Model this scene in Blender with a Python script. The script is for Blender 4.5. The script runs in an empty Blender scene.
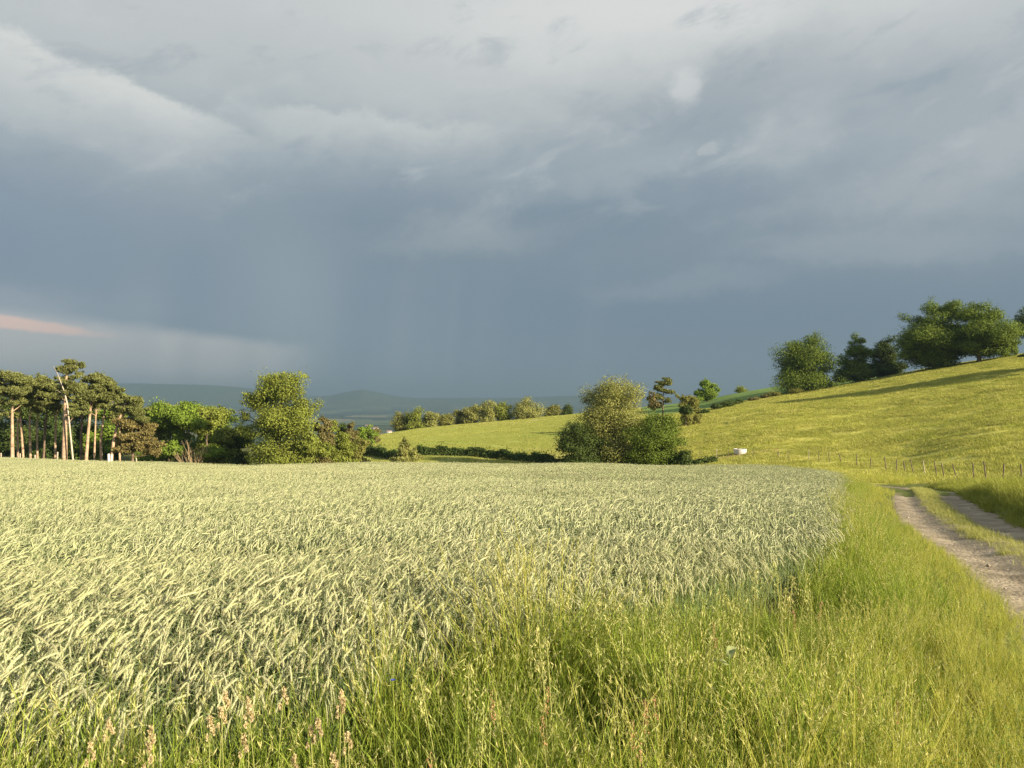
import bpy, math, random
import numpy as np
from mathutils import Vector
R = math.radians
rng = np.random.default_rng(7)
random.seed(7)
SC = bpy.context.scene
COL = SC.collection
F, HV, EYE = 788.0, 400.0, 2.0          # focal length in pixels, horizon row, eye height
def lin(r, g, b):
    f = lambda c: (c/255/12.92) if c/255 <= .04045 else ((c/255+.055)/1.055)**2.4
    return (f(r), f(g), f(b))

# ------------------------------------------------------------------ terrain
COLS = {
 -250: [(0,0),(20,-1.4),(60,-4.0),(110,-6.4),(150,-8),(250,-12),(500,-30),(1200,-62),(3000,-100),(6000,-106),(14000,-106)],
 0:    [(0,0),(20,-1.4),(60,-4.15),(110,-7.0),(150,-8.5),(250,-12),(500,-30),(1200,-62),(3000,-100),(6000,-106),(14000,-106)],
 240:  [(0,0),(20,-1.45),(60,-4.5),(110,-8.26),(150,-9.5),(250,-13),(500,-32),(1200,-64),(3000,-100),(6000,-106),(14000,-106)],
 340:  [(0,0),(20,-1.4),(60,-4.3),(110,-7.8),(125,-8.5),(140,-8.5),(200,-9.4),(250,-12),(500,-34),(1200,-66),(3000,-100),(6000,-106),(14000,-106)],
 370:  [(0,0),(20,-1.4),(60,-4.3),(110,-7.8),(125,-8.6),(140,-8.1),(200,-8.0),(250,-9),(330,-16),(500,-34),(1200,-70),(3000,-100),(6000,-106),(14000,-106)],
 420:  [(0,0),(20,-1.4),(60,-4.3),(110,-7.8),(125,-8.6),(140,-8.0),(200,-6.7),(250,-6.6),(310,-9),(500,-34),(1200,-72),(3000,-100),(6000,-106),(14000,-106)],
 560:  [(0,0),(20,-1.4),(60,-4.3),(110,-7.8),(125,-8.4),(140,-7.5),(200,-4.6),(250,-3.0),(310,-4),(500,-25),(1200,-70),(3000,-100),(6000,-106),(14000,-106)],
 640:  [(0,0),(20,-1.4),(60,-4.3),(100,-7.2),(115,-8),(140,-6.5),(180,-3),(220,-1.5),(260,-.2),(310,-1),(500,-20),(1200,-68),(3000,-100),(6000,-106),(14000,-106)],
 700:  [(0,0),(20,-1.4),(60,-4.4),(90,-6.6),(103,-7.0),(118,-6.0),(140,-4),(180,-1.4),(220,-.3),(260,1.7),(320,0),(500,-15),(1200,-66),(3000,-100),(6000,-106),(14000,-106)],
 760:  [(0,0),(20,-1.4),(60,-4.3),(80,-5.6),(95,-5.9),(115,-4.4),(150,-.8),(190,2.2),(240,5.8),(285,6.9),(340,3.5),(500,-10),(1200,-60),(3000,-100),(6000,-106),(14000,-106)],
 838:  [(0,0),(20,-1.4),(40,-2.9),(62,-4.6),(80,-5.3),(90,-5.5),(110,-4.2),(150,1),(190,5),(240,7.5),(290,8),(340,6),(500,-5),(1200,-55),(3000,-100),(6000,-106),(14000,-106)],
 900:  [(0,0),(20,-1.4),(40,-2.8),(60,-4.6),(75,-5.4),(85,-5.5),(110,-3.2),(150,3),(185,8.2),(230,10),(300,9.5),(400,4),(700,-20),(1200,-50),(3000,-100),(6000,-106),(14000,-106)],
 960:  [(0,0),(20,-1.4),(40,-2.8),(60,-4.4),(70,-4.7),(110,-.8),(150,5.4),(182,10.4),(212,11.6),(300,11),(400,6),(700,-15),(1200,-50),(3000,-100),(6000,-106),(14000,-106)],
 1024: [(0,0),(20,-1.4),(40,-2.7),(54,-3.7),(70,-3.6),(110,1.2),(150,8),(175,12.6),(212,14.2),(300,13),(400,8),(700,-10),(1200,-50),(3000,-100),(6000,-106),(14000,-106)],
 1150: [(0,0),(20,-1.4),(40,-2.5),(60,-2.9),(110,3.3),(150,10),(185,15),(300,16),(400,12),(700,-5),(1200,-50),(3000,-100),(6000,-106),(14000,-106)],
 1320: [(0,0),(20,-1.4),(40,-2.3),(60,-2.4),(110,3.6),(150,10),(185,15),(300,16),(400,12),(700,-5),(1200,-50),(3000,-100),(6000,-106),(14000,-106)],
}
UG = np.linspace(-250, 1320, 315)
LG = np.linspace(math.log(4), math.log(14000), 420)
def build_table():
    us = sorted(COLS); dg = np.exp(LG)
    rows = np.array([np.interp(dg, [p[0] for p in COLS[u]], [p[1] for p in COLS[u]]) for u in us])
    T = np.array([np.interp(UG, us, rows[:, j]) for j in range(len(LG))]).T
    def blur(A, s, ax):
        k = np.arange(-int(3*s), int(3*s)+1); w = np.exp(-.5*(k/s)**2); w /= w.sum()
        P = np.pad(A, [(len(k)//2,)*2 if a == ax else (0, 0) for a in (0, 1)], mode='edge')
        return np.apply_along_axis(lambda r: np.convolve(r, w, 'valid'), ax, P)
    dplane = -.07*dg[None, :]
    return blur(blur(T-dplane, 3.0, 1), 5, 0)+dplane
TAB = build_table()
RIDGE = ([-600,-250,130,200,230,270,300,318,330,345,362,381,400,420,500,560,600,640,700,1100,1500],
         [386,383,383,384.5,386.5,390,395,396.5,396,392.5,389.5,393,397,398.5,398,396.5,395.5,396.5,398,399,399])
PATH_C = np.array([(1.2,-6),(3.6,1.5),(5.5,5),(7.75,9.5),(9.65,14),(12.6,22),(16.2,30),(19.8,37.5),(23.0,44),(26.0,52),(28.0,62)], float)
PATH_HW = 1.38
def poly_dist(x, y, P):
    """signed lateral distance (right positive) and arclength to polyline P"""
    best = np.full(x.shape, 1e9); sd = np.full(x.shape, 1e9); al = np.zeros(x.shape); acc = 0
    for a, b in zip(P[:-1], P[1:]):
        d = b-a; L = np.hypot(*d); t = np.clip(((x-a[0])*d[0]+(y-a[1])*d[1])/L**2, 0, 1)
        px, py = x-a[0]-t*d[0], y-a[1]-t*d[1]; q = np.hypot(px, py)
        s = np.sign(d[1]*px-d[0]*py); m = q < best
        best = np.where(m, q, best); sd = np.where(m, s*q, sd); al = np.where(m, acc+t*L, al); acc += L
    return sd, al
def sstep(a, b, x):
    t = np.clip((x-a)/(b-a), 0, 1); return t*t*(3-2*t)
def vnoise(x, y, seed=0):
    xi, yi = np.floor(x), np.floor(y); fx, fy = x-xi, y-yi
    h = lambda i, j: np.modf(np.abs(np.sin(i*127.1+j*311.7+seed*74.7)*43758.5453))[0]
    fx, fy = fx*fx*(3-2*fx), fy*fy*(3-2*fy)
    return (h(xi, yi)*(1-fx)+h(xi+1, yi)*fx)*(1-fy)+(h(xi, yi+1)*(1-fx)+h(xi+1, yi+1)*fx)*fy
def H0(x, y):
    x, y = np.asarray(x, float), np.asarray(y, float)
    r = np.hypot(x, y); az = np.arctan2(x, y)
    azc = np.clip(az, -.75, .75)
    d = np.maximum(r*np.cos(azc), 4.0); u = 512+F*np.tan(azc)
    fi = np.clip((u-UG[0])/(UG[1]-UG[0]), 0, len(UG)-1.001); fj = np.clip((np.log(d)-LG[0])/(LG[1]-LG[0]), 0, len(LG)-1.001)
    i, j = fi.astype(int), fj.astype(int); a, b = fi-i, fj-j
    z = (TAB[i, j]*(1-a)+TAB[i+1, j]*a)*(1-b)+(TAB[i, j+1]*(1-a)+TAB[i+1, j+1]*a)*b
    w = sstep(8, 22, r)
    z = z*w+(1-w)*(-.07*y)
    back = sstep(1.0, 1.9, np.abs(az))*sstep(6, 25, r)
    z = z*(1-back)+back*(-.05*np.maximum(y, 0)-.01*r)
    # far ridge
    uu = 512+F*np.tan(np.clip(az, -1.0, 1.0)); dd = r*np.cos(np.clip(az, -1.0, 1.0))
    top = EYE+(HV-np.interp(uu, *RIDGE))*9000/F
    z = z+(top+106)*np.exp(-((dd-9000)/1300)**2)*(dd > 3500)
    z = z+(vnoise(x/700, y/700, 3)-.5)*26*sstep(1800, 3500, r)*(1-.6*sstep(6000, 8500, r))
    z = z+(vnoise(x/9, y/9, 5)-.5)*.35*sstep(70, 110, r)*(1-sstep(400, 700, r))
    zone = sstep(92, 112, r)*(1-sstep(195, 215, r))*sstep(640, 720, uu)
    z = z+zone*.035*np.sin(z*4.6+6*vnoise(x/16, y/16, 71))*vnoise(x/11, y/7, 72)
    return z
def H(x, y):
    x, y = np.asarray(x, float), np.asarray(y, float)
    z = H0(x, y)
    sd, al = poly_dist(x, y, PATH_C)
    L = sstep(0, 6, al)*(1-sstep(44, 56, al))
    berm = .5*sstep(PATH_HW+.1, PATH_HW+1.1, sd)*(1-sstep(PATH_HW+2.2, PATH_HW+6, sd))*sstep(22, 27, al)
    low = -.10*(1-sstep(PATH_HW-.1, PATH_HW+.35, np.abs(sd)))
    return z+(berm+low)*L
def at(u, d):
    x = (u-512)/F*d
    return np.array([x, d, float(H(x, d))])
def uv(x, y, z):
    return 512+F*x/y, HV-F*(z-EYE)/y

# ------------------------------------------------------------------ materials
def M(name, col, rough=.6, spec=.2, trans=0., var=.0, hue=None, nscale=None, namp=.0, attr=None, tcol=None):
    m = bpy.data.materials.new(name); m.use_nodes = True; nt = m.node_tree; N = nt.nodes; N.clear()
    out = N.new('ShaderNodeOutputMaterial')
    p = N.new('ShaderNodeBsdfPrincipled'); p.inputs['Roughness'].default_value = rough; p.inputs['Specular IOR Level'].default_value = spec
    rgb = N.new('ShaderNodeRGB'); rgb.outputs[0].default_value = (*col, 1); c = rgb.outputs[0]
    def mixc(a, b, fac, mode='MIX'):
        x = N.new('ShaderNodeMix'); x.data_type = 'RGBA'; x.blend_type = mode
        for k, s in ((6, a), (7, b)):
            if isinstance(s, tuple): x.inputs[k].default_value = (*s, 1)
            else: nt.links.new(s, x.inputs[k])
        if isinstance(fac, float): x.inputs[0].default_value = fac
        else: nt.links.new(fac, x.inputs[0])
        return x.outputs[2]
    if attr:
        a = N.new('ShaderNodeAttribute'); a.attribute_name = attr; c = a.outputs['Color']
    if hue:
        oi = N.new('ShaderNodeObjectInfo'); c = mixc(c, hue, oi.outputs['Random'])
    if var:
        oi = N.new('ShaderNodeNewGeometry')
        mr = N.new('ShaderNodeMapRange'); nt.links.new(oi.outputs['Random Per Island'], mr.inputs[0])
        mr.inputs[3].default_value = 1-var; mr.inputs[4].default_value = 1+var
        cc = N.new('ShaderNodeCombineColor')
        for k in range(3): nt.links.new(mr.outputs[0], cc.inputs[k])
        c = mixc(c, cc.outputs[0], 1.0, 'MULTIPLY')
    if nscale:
        g = N.new('ShaderNodeNewGeometry'); nz = N.new('ShaderNodeTexNoise'); nz.inputs['Scale'].default_value = nscale; nz.inputs['Detail'].default_value = 5
        nt.links.new(g.outputs['Position'], nz.inputs['Vector'])
        mr = N.new('ShaderNodeMapRange'); nt.links.new(nz.outputs[0], mr.inputs[0])
        mr.inputs[1].default_value = .3; mr.inputs[2].default_value = .7; mr.inputs[3].default_value = 1-namp; mr.inputs[4].default_value = 1+namp
        cc = N.new('ShaderNodeCombineColor')
        for k in range(3): nt.links.new(mr.outputs[0], cc.inputs[k])
        c = mixc(c, cc.outputs[0], 1.0, 'MULTIPLY')
    nt.links.new(c, p.inputs['Base Color'])
    sh = p.outputs[0]
    if trans:
        t = N.new('ShaderNodeBsdfTranslucent')
        tc = mixc(c, tcol or (1.0, 1.0, .55), 1.0, 'MULTIPLY'); nt.links.new(tc, t.inputs[0])
        ms = N.new('ShaderNodeMixShader'); ms.inputs[0].default_value = trans
        nt.links.new(sh, ms.inputs[1]); nt.links.new(t.outputs[0], ms.inputs[2]); sh = ms.outputs[0]
    nt.links.new(sh, out.inputs[0])
    return m

MT = {
 'head':  M('wheat head', (.55,.545,.325), .55, .25, .22, .22, hue=(.44,.47,.24), nscale=.12, namp=.08),
 'awn':   M('wheat awn', (.66,.60,.36), .5, .3, .3, .15),
 'wstem': M('wheat stem', (.20,.25,.11), .5, .3, .1, .25),
 'wleaf': M('wheat leaf', (.18,.25,.09), .5, .25, .3, .3),
 'gleaf': M('green grass blade', (.26,.355,.06), .5, .08, .35, .35, hue=(.34,.39,.065)),
 'yleaf': M('yellow green grass blade', (.47,.48,.095), .5, .08, .35, .3, hue=(.55,.53,.13)),
 'straw': M('straw coloured panicle', (.58,.52,.22), .6, .2, .3, .25, hue=(.42,.44,.15)),
 'gpan':  M('green panicle', (.44,.45,.15), .6, .2, .3, .25),
 'weed':  M('weed leaf', (.17,.25,.05), .5, .08, .3, .3),
 'pasture': M('pasture blade', (.52,.495,.15), .6, .08, .3, .28, hue=(.36,.385,.08), nscale=.11, namp=.1),
 'meadow': M('meadow blade', (.37,.39,.105), .6, .08, .3, .25),
 'median': M('median blade', (.42,.42,.14), .6, .08, .3, .3),
 'bank':  M('bank blade', (.30,.33,.07), .6, .08, .3, .3, hue=(.33,.34,.07)),
 'pinkseed': M('pinkish seed head', (.58,.47,.27), .7, .1, .25, .2),
 'sorrel': M('rusty sorrel spike', (.40,.22,.12), .7, .1, .2, .25),
 'pale_leaf': M('pale blue green leaf', (.36,.40,.17), .6, .2, .25, .1),
 'blue':  M('cornflower petal', (.10,.14,.55), .6, .2, .3, .1),
 'bark':  M('grey brown bark', (.13,.10,.07), .85, .1, nscale=3., namp=.35),
 'pinebark': M('orange pine bark', (.43,.30,.20), .85, .1, nscale=2., namp=.4),
 'greybark': M('dull pine bark', (.19,.135,.095), .85, .1, nscale=2., namp=.4),
 'deadwood': M('bleached dead wood', (.50,.43,.34), .8, .1, nscale=3., namp=.2),
 'needles': M('pine needles', (.175,.19,.06), .6, .08, .15, .35, nscale=.5, namp=.25),
 'needles2': M('rusty pine needles', (.21,.175,.065), .6, .08, .15, .35, nscale=.5, namp=.25),
 'leafA': M('bright foliage', (.19,.27,.04), .5, .08, .3, .35, nscale=.4, namp=.2),
 'leafB': M('mid green foliage', (.23,.265,.05), .5, .08, .3, .35, nscale=.4, namp=.2),
 'leafC': M('willow foliage', (.285,.29,.09), .55, .08, .3, .3, nscale=.4, namp=.18),
 'leafD': M('dark oak foliage', (.135,.185,.03), .5, .08, .25, .35, nscale=.35, namp=.25),
 'leafE': M('deep green foliage', (.075,.105,.025), .5, .08, .25, .35, nscale=.5, namp=.25),
 'leafF': M('olive foliage', (.225,.225,.06), .5, .08, .3, .3, nscale=.4, namp=.2),
 'leafR': M('reddish brown foliage', (.19,.165,.06), .6, .2, .25, .3, nscale=.6, namp=.25),
 'hedge': M('hedge foliage', (.07,.105,.025), .6, .08, .2, .35, nscale=.5, namp=.3),
 'post':  M('weathered post wood', (.17,.135,.10), .85, .1, nscale=6., namp=.35),
 'palepost': M('pale stake wood', (.42,.36,.27), .85, .1, nscale=6., namp=.2),
 'whitepost': M('white painted post', (.78,.74,.66), .6, .2, nscale=8., namp=.08),
 'wire':  M('galvanised wire', (.35,.34,.32), .5, .5),
 'tank':  M('white plastic tank', (.62,.60,.56), .5, .3, nscale=2., namp=.05),
 'water': M('trough water', (.05,.06,.06), .1, .5),
 'house': M('pale render', (.80,.76,.70), .8, .1), 'rooft': M('clay tiles', (.22,.15,.12), .8, .1), 'dark': M('window dark', (.05,.05,.06), .3, .4),
 'hay':  M('bare soil', (.40,.27,.14), .9, .05, nscale=2., namp=.25),
}

# ------------------------------------------------------------------ mesh helper
class MB:
    def __init__(s): s.V = []; s.Q = []; s.T = []; s.qm = []; s.tm = []; s.n = 0
    def add(s, v, q=None, t=None, m=0):
        v = np.asarray(v, float).reshape(-1, 3)
        if q is not None and len(q):
            q = np.asarray(q, int).reshape(-1, 4); s.Q.append(q+s.n); s.qm.append(np.full(len(q), m))
        if t is not None and len(t):
            t = np.asarray(t, int).reshape(-1, 3); s.T.append(t+s.n); s.tm.append(np.full(len(t), m))
        s.V.append(v); s.n += len(v)
    def cards(s, c, nrm, L, W, r, m=0, fold=.15, up=None):
        n = len(c)
        if n == 0: return
        nrm = nrm/np.maximum(np.linalg.norm(nrm, axis=1, keepdims=True), 1e-6)
        a = r.normal(size=(n, 3)) if up is None else up
        t = a-nrm*(a*nrm).sum(1, keepdims=True); t /= np.maximum(np.linalg.norm(t, axis=1, keepdims=True), 1e-6)
        b = np.cross(nrm, t)
        L = np.broadcast_to(L, (n,))[:, None]; W = np.broadcast_to(W, (n,))[:, None]
        v = np.stack([c-t*L*.5, c+b*W*.5+nrm*W*fold, c+t*L*.5, c-b*W*.5+nrm*W*fold], 1).reshape(-1, 3)
        s.add(v, np.arange(4*n).reshape(-1, 4), None, m)
    def tube(s, P, rad, k=6, m=0, cap=True):
        P = np.asarray(P, float); n = len(P); rad = np.broadcast_to(rad, (n,))
        T = np.gradient(P, axis=0); T /= np.maximum(np.linalg.norm(T, axis=1, keepdims=True), 1e-9)
        ref = np.array([1., 0, 0]) if abs(T[:, 0].mean()) < .8 else np.array([0, 1., 0])
        A = np.cross(T, ref); A /= np.linalg.norm(A, axis=1, keepdims=True); B = np.cross(T, A)
        th = np.arange(k)*2*math.pi/k
        v = P[:, None]+rad[:, None, None]*(A[:, None]*np.cos(th)[None, :, None]+B[:, None]*np.sin(th)[None, :, None])
        q = [(i*k+j, i*k+(j+1) % k, (i+1)*k+(j+1) % k, (i+1)*k+j) for i in range(n-1) for j in range(k)]
        v = v.reshape(-1, 3); t = []
        if cap:
            v = np.vstack([v, P[-1]+T[-1]*rad[-1]*.3]); t = [((n-1)*k+j, (n-1)*k+(j+1) % k, n*k) for j in range(k)]
        s.add(v, q, t, m)
    def blade(s, base, az, h, w, bend, seg=3, m=0, lean=.08, twist=0.):
        """one tapering grass blade bending over towards azimuth az"""
        th = np.linspace(lean, lean+bend, seg+1); ds = h/seg
        hx = np.concatenate([[0], np.cumsum(np.sin((th[:-1]+th[1:])/2))*ds]); hz = np.concatenate([[0], np.cumsum(np.cos((th[:-1]+th[1:])/2))*ds])
        dx, dy = math.cos(az), math.sin(az); sx, sy = -math.sin(az+twist), math.cos(az+twist)
        ww = w*.5*np.array([.8]+[1.0-.35*(i/seg) for i in range(1, seg)]) if seg > 1 else np.array([w*.5])
        V = []
        for i in range(seg):
            p = (base[0]+dx*hx[i], base[1]+dy*hx[i], base[2]+hz[i])
            V += [(p[0]-sx*ww[i], p[1]-sy*ww[i], p[2]), (p[0]+sx*ww[i], p[1]+sy*ww[i], p[2])]
        tip = (base[0]+dx*hx[-1], base[1]+dy*hx[-1], base[2]+hz[-1]); V.append(tip)
        Q = [(2*i, 2*i+1, 2*i+3, 2*i+2) for i in range(seg-1)]
        s.add(V, Q, [(2*seg-2, 2*seg-1, 2*seg)], m)
        return np.array(tip)
    def mesh(s, name, mats, smooth=False):
        me = bpy.data.meshes.new(name)
        V = np.concatenate(s.V) if s.V else np.zeros((0, 3))
        Q = np.concatenate(s.Q) if s.Q else np.zeros((0, 4), int); T = np.concatenate(s.T) if s.T else np.zeros((0, 3), int)
        me.vertices.add(len(V)); me.vertices.foreach_set('co', V.ravel())
        li = np.concatenate([Q.ravel(), T.ravel()]).astype(np.int32)
        me.loops.add(len(li)); me.loops.foreach_set('vertex_index', li)
        me.polygons.add(len(Q)+len(T))
        ls = np.concatenate([np.arange(len(Q))*4, len(Q)*4+np.arange(len(T))*3]).astype(np.int32)
        me.polygons.foreach_set('loop_start', ls)
        mi = np.concatenate((s.qm+s.tm) or [np.zeros(0)]).astype(np.int32)
        for m in mats: me.materials.append(MT[m] if isinstance(m, str) else m)
        me.polygons.foreach_set('material_index', mi)
        me.update(calc_edges=True); me.validate()
        if smooth: me.polygons.foreach_set('use_smooth', np.ones(len(me.polygons), bool))
        return me
def link(name, me, parent=None, loc=None):
    o = bpy.data.objects.new(name, me); COL.objects.link(o)
    if parent: o.parent = parent
    if loc is not None: o.location = loc
    return o
def tag(o, label=None, cat=None, group=None, kind=None):
    for k, v in (('label', label), ('category', cat), ('group', group), ('kind', kind)):
        if v: o[k] = v
    return o
def empty(name, loc, label, cat, group=None):
    o = link(name, None, None, loc); o.empty_display_size = .2
    return tag(o, label, cat, group)

# ------------------------------------------------------------------ ground sheet
WHEAT = np.array([(-9,-1),(-4.2,1.7),(-2.55,3.05),(-1.7,3.7),(-.95,4.4),(.05,5.75),(1.45,7.2),(3.8,10),(6.8,16.7),(14.0,34),(24.6,60),
                  (25.6,70),(25.2,80),(21.5,90),(16.2,100),(0,108),(-40,110),(-72,111),(-92,112),(-92,60),(-60,20)], float)
def inside(x, y, P):
    r = np.zeros(x.shape, bool); j = len(P)-1
    for i in range(len(P)):
        xi, yi, xj, yj = *P[i], *P[j]
        c = ((yi > y) != (yj > y)) & (x < (xj-xi)*(y-yi)/((yj-yi) or 1e-9)+xi); r ^= c; j = i
    return r
def ground_colour(x, y):
    r = np.hypot(x, y); d = np.maximum(y, 1e-3); u = np.where(y > 1, 512+F*x/d, 512)
    c = np.zeros(x.shape+(3,))
    def put(mask, col):
        mask = np.asarray(mask, float)[..., None]; c[:] = c*(1-mask)+np.array(col)*mask
    n1 = vnoise(x/14, y/14, 1); n2 = vnoise(x/4, y/4, 2)
    put(np.ones(x.shape), (.14,.16,.045))
    past = (y > 62) & (u > 560)
    put(past, (.45,.43,.095))
    put(past & (n1 > .62), (.41,.40,.08))
    # dark green strip beyond the hill hedge: lies past the hedge line
    hedge = np.interp(u, [560,690,760,830,900,1024,1200], [215,196,198,193,200,225,240])
    put((d > hedge) & (u > 560) & (r < 700), (.17,.25,.07))
    mead = (u < 640) & (y > 118) & (r < 600)
    put(mead, (.34,.37,.095))
    k = (d-np.interp(u, [370,640], [185,205]))
    put(mead & (k > 0), (.42,.42,.11)); put(mead & (k > 14), (.36,.40,.09)); put(mead & (k > 24) , (.52,.46,.17))
    put(mead & (np.abs(k+22) < 3), (.22,.31,.06))
    put(mead & (d < 142), (.30,.32,.09)); put(mead & (d < 150) & (u > 470), (.40,.37,.12))
    put(mead & (u < 330), (.12,.13,.045))
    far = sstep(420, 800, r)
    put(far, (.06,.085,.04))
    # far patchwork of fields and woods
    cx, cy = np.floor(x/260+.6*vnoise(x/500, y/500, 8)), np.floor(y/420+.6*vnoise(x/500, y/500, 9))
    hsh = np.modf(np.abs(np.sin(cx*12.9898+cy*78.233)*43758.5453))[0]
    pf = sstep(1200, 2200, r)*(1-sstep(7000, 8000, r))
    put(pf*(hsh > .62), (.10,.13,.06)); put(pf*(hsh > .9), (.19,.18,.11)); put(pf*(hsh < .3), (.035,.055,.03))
    w = inside(x, y, WHEAT); put(w, (.16,.15,.075))
    sd, al = poly_dist(x, y, PATH_C)
    return c*(.82+.36*n2[..., None])
def make_ground():
    az = np.concatenate([np.linspace(-180, -52, 60)[:-1], np.linspace(-52, 52, 560), np.linspace(52, 180, 60)[1:]])
    az = np.radians(az)
    rr = [1.0]
    while rr[-1] < 14000: rr.append(rr[-1]*(1.016 if rr[-1] < 400 else 1.03)+.05)
    rr = np.array(rr)
    A, Rr = np.meshgrid(az, rr); x = np.sin(A)*Rr; y = np.cos(A)*Rr
    z = H(x, y); na, nr = len(az), len(rr)
    V = np.stack([x, y, z], -1).reshape(-1, 3)
    i, j = np.meshgrid(np.arange(nr-1), np.arange(na-1), indexing='ij')
    q = np.stack([i*na+j, i*na+j+1, (i+1)*na+j+1, (i+1)*na+j], -1).reshape(-1, 4)[:, ::-1]
    mb = MB(); mb.add(V, q)
    cen = [(0, 0, float(H(np.array(0.), np.array(0.))))]; mb.add(cen+[tuple(V[k]) for k in range(na)], None, [(0, k+1, k+2) for k in range(na-1)])
    m = M('grassy ground', (.2,.2,.1), .9, .05, attr='Ground', nscale=.9, namp=.22)
    nt = m.node_tree; p = next(n for n in nt.nodes if n.type == 'BSDF_PRINCIPLED')
    nz = nt.nodes.new('ShaderNodeTexNoise'); nz.inputs['Scale'].default_value = 2.2; nz.inputs['Detail'].default_value = 6
    g = nt.nodes.new('ShaderNodeNewGeometry'); nt.links.new(g.outputs['Position'], nz.inputs['Vector'])
    bp = nt.nodes.new('ShaderNodeBump'); bp.inputs['Strength'].default_value = .6; bp.inputs['Distance'].default_value = .25
    nt.links.new(nz.outputs[0], bp.inputs['Height']); nt.links.new(bp.outputs[0], p.inputs['Normal'])
    me = mb.mesh('ground', [m], True)
    ca = me.color_attributes.new('Ground', 'FLOAT_COLOR', 'POINT')
    co = np.zeros(len(me.vertices)*3); me.vertices.foreach_get('co', co); co = co.reshape(-1, 3)
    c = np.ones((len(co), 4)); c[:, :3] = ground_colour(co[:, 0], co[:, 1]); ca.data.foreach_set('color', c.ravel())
    tag(link('ground', me), kind='structure')
make_ground()

# ------------------------------------------------------------------ dirt track
def resample(P, step):
    s = np.concatenate([[0], np.cumsum(np.hypot(*np.diff(P, axis=0).T))]); t = np.arange(0, s[-1], step)
    Q = np.stack([np.interp(t, s, P[:, 0]), np.interp(t, s, P[:, 1])], 1)
    k = np.ones(15)/15
    for a in (0, 1): Q[7:-7, a] = np.convolve(Q[:, a], k, 'valid')
    return Q, t
def make_track():
    Q, t = resample(PATH_C, .2); T = np.gradient(Q, axis=0); T /= np.hypot(*T.T)[:, None]; Nn = np.stack([T[:, 1], -T[:, 0]], 1)
    lat = np.linspace(-PATH_HW-.45, PATH_HW+.45, 40)
    wid = 1+.0*t
    x = Q[:, None, 0]+Nn[:, None, 0]*lat[None]; y = Q[:, None, 1]+Nn[:, None, 1]*lat[None]
    z = H0(x, y)-.02
    med = np.exp(-(lat/.34)**2)[None]*sstep(18, 22, t)[:, None]
    z = z+.055*med-.045*(np.exp(-((np.abs(lat)-.82)/.3)**2))[None]
    z = z+(vnoise(x*1.3, y*1.3, 4)-.5)*.07+(vnoise(x*5, y*5, 6)-.5)*.028+(vnoise(x*14, y*14, 7)-.5)*.014
    z = z-.12*(sstep(PATH_HW+.1, PATH_HW+.45, np.abs(lat)))[None]
    n, k = x.shape
    i, j = np.meshgrid(np.arange(n-1), np.arange(k-1), indexing='ij')
    q = np.stack([i*k+j, i*k+j+1, (i+1)*k+j+1, (i+1)*k+j], -1).reshape(-1, 4)
    m = M('dry earth track', (.32,.268,.195), .95, .05, nscale=1.6, namp=.34)
    nt = m.node_tree; p = next(nn for nn in nt.nodes if nn.type == 'BSDF_PRINCIPLED')
    g = nt.nodes.new('ShaderNodeNewGeometry')
    vo = nt.nodes.new('ShaderNodeTexVoronoi'); vo.inputs['Scale'].default_value = 14
    nz = nt.nodes.new('ShaderNodeTexNoise'); nz.inputs['Scale'].default_value = 22; nz.inputs['Detail'].default_value = 6; nz.inputs['Roughness'].default_value = .7
    for s in (vo, nz): nt.links.new(g.outputs['Position'], s.inputs['Vector'])
    ad = nt.nodes.new('ShaderNodeMath'); ad.operation = 'SUBTRACT'; nt.links.new(nz.outputs[0], ad.inputs[0]); nt.links.new(vo.outputs['Distance'], ad.inputs[1])
    bp = nt.nodes.new('ShaderNodeBump'); bp.inputs['Strength'].default_value = .7; bp.inputs['Distance'].default_value = .035
    nt.links.new(ad.outputs[0], bp.inputs['Height']); nt.links.new(bp.outputs[0], p.inputs['Normal'])
    mb = MB(); mb.add(np.stack([x, y, z], -1), q)
    tag(link('dirt_track', mb.mesh('dirt_track', [m], True)), kind='structure')
    # loose stones
    mb = MB(); r = np.random.default_rng(3); n = 900
    tt = r.uniform(4, 40, n); la = r.normal(0, .85, n).clip(-1.6, 1.6)
    qx = np.interp(tt, t, Q[:, 0])+np.interp(tt, t, Nn[:, 0])*la; qy = np.interp(tt, t, Q[:, 1])+np.interp(tt, t, Nn[:, 1])*la
    qz = H0(qx, qy)-.02
    oct_ = np.array([(1,0,0),(-1,0,0),(0,1,0),(0,-1,0),(0,0,1),(0,0,-1)], float); of = [(0,2,4),(2,1,4),(1,3,4),(3,0,4),(2,0,5),(1,2,5),(3,1,5),(0,3,5)]
    for a, b, c in zip(qx, qy, qz):
        s = r.uniform(.006, .02)*(1+2*(r.random() < .06))
        mb.add(oct_*s*r.uniform(.6, 1.3, (6, 1))*np.array([1, 1, .7])+[a, b, c+s*.2], None, of)
    tag(link('loose_stones', mb.mesh('loose_stones', [M('pale stone', (.42,.35,.27), .9, .1, var=.3)])), 'small pale stones scattered over the dirt track', 'gravel', kind='stuff')
make_track()

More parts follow.
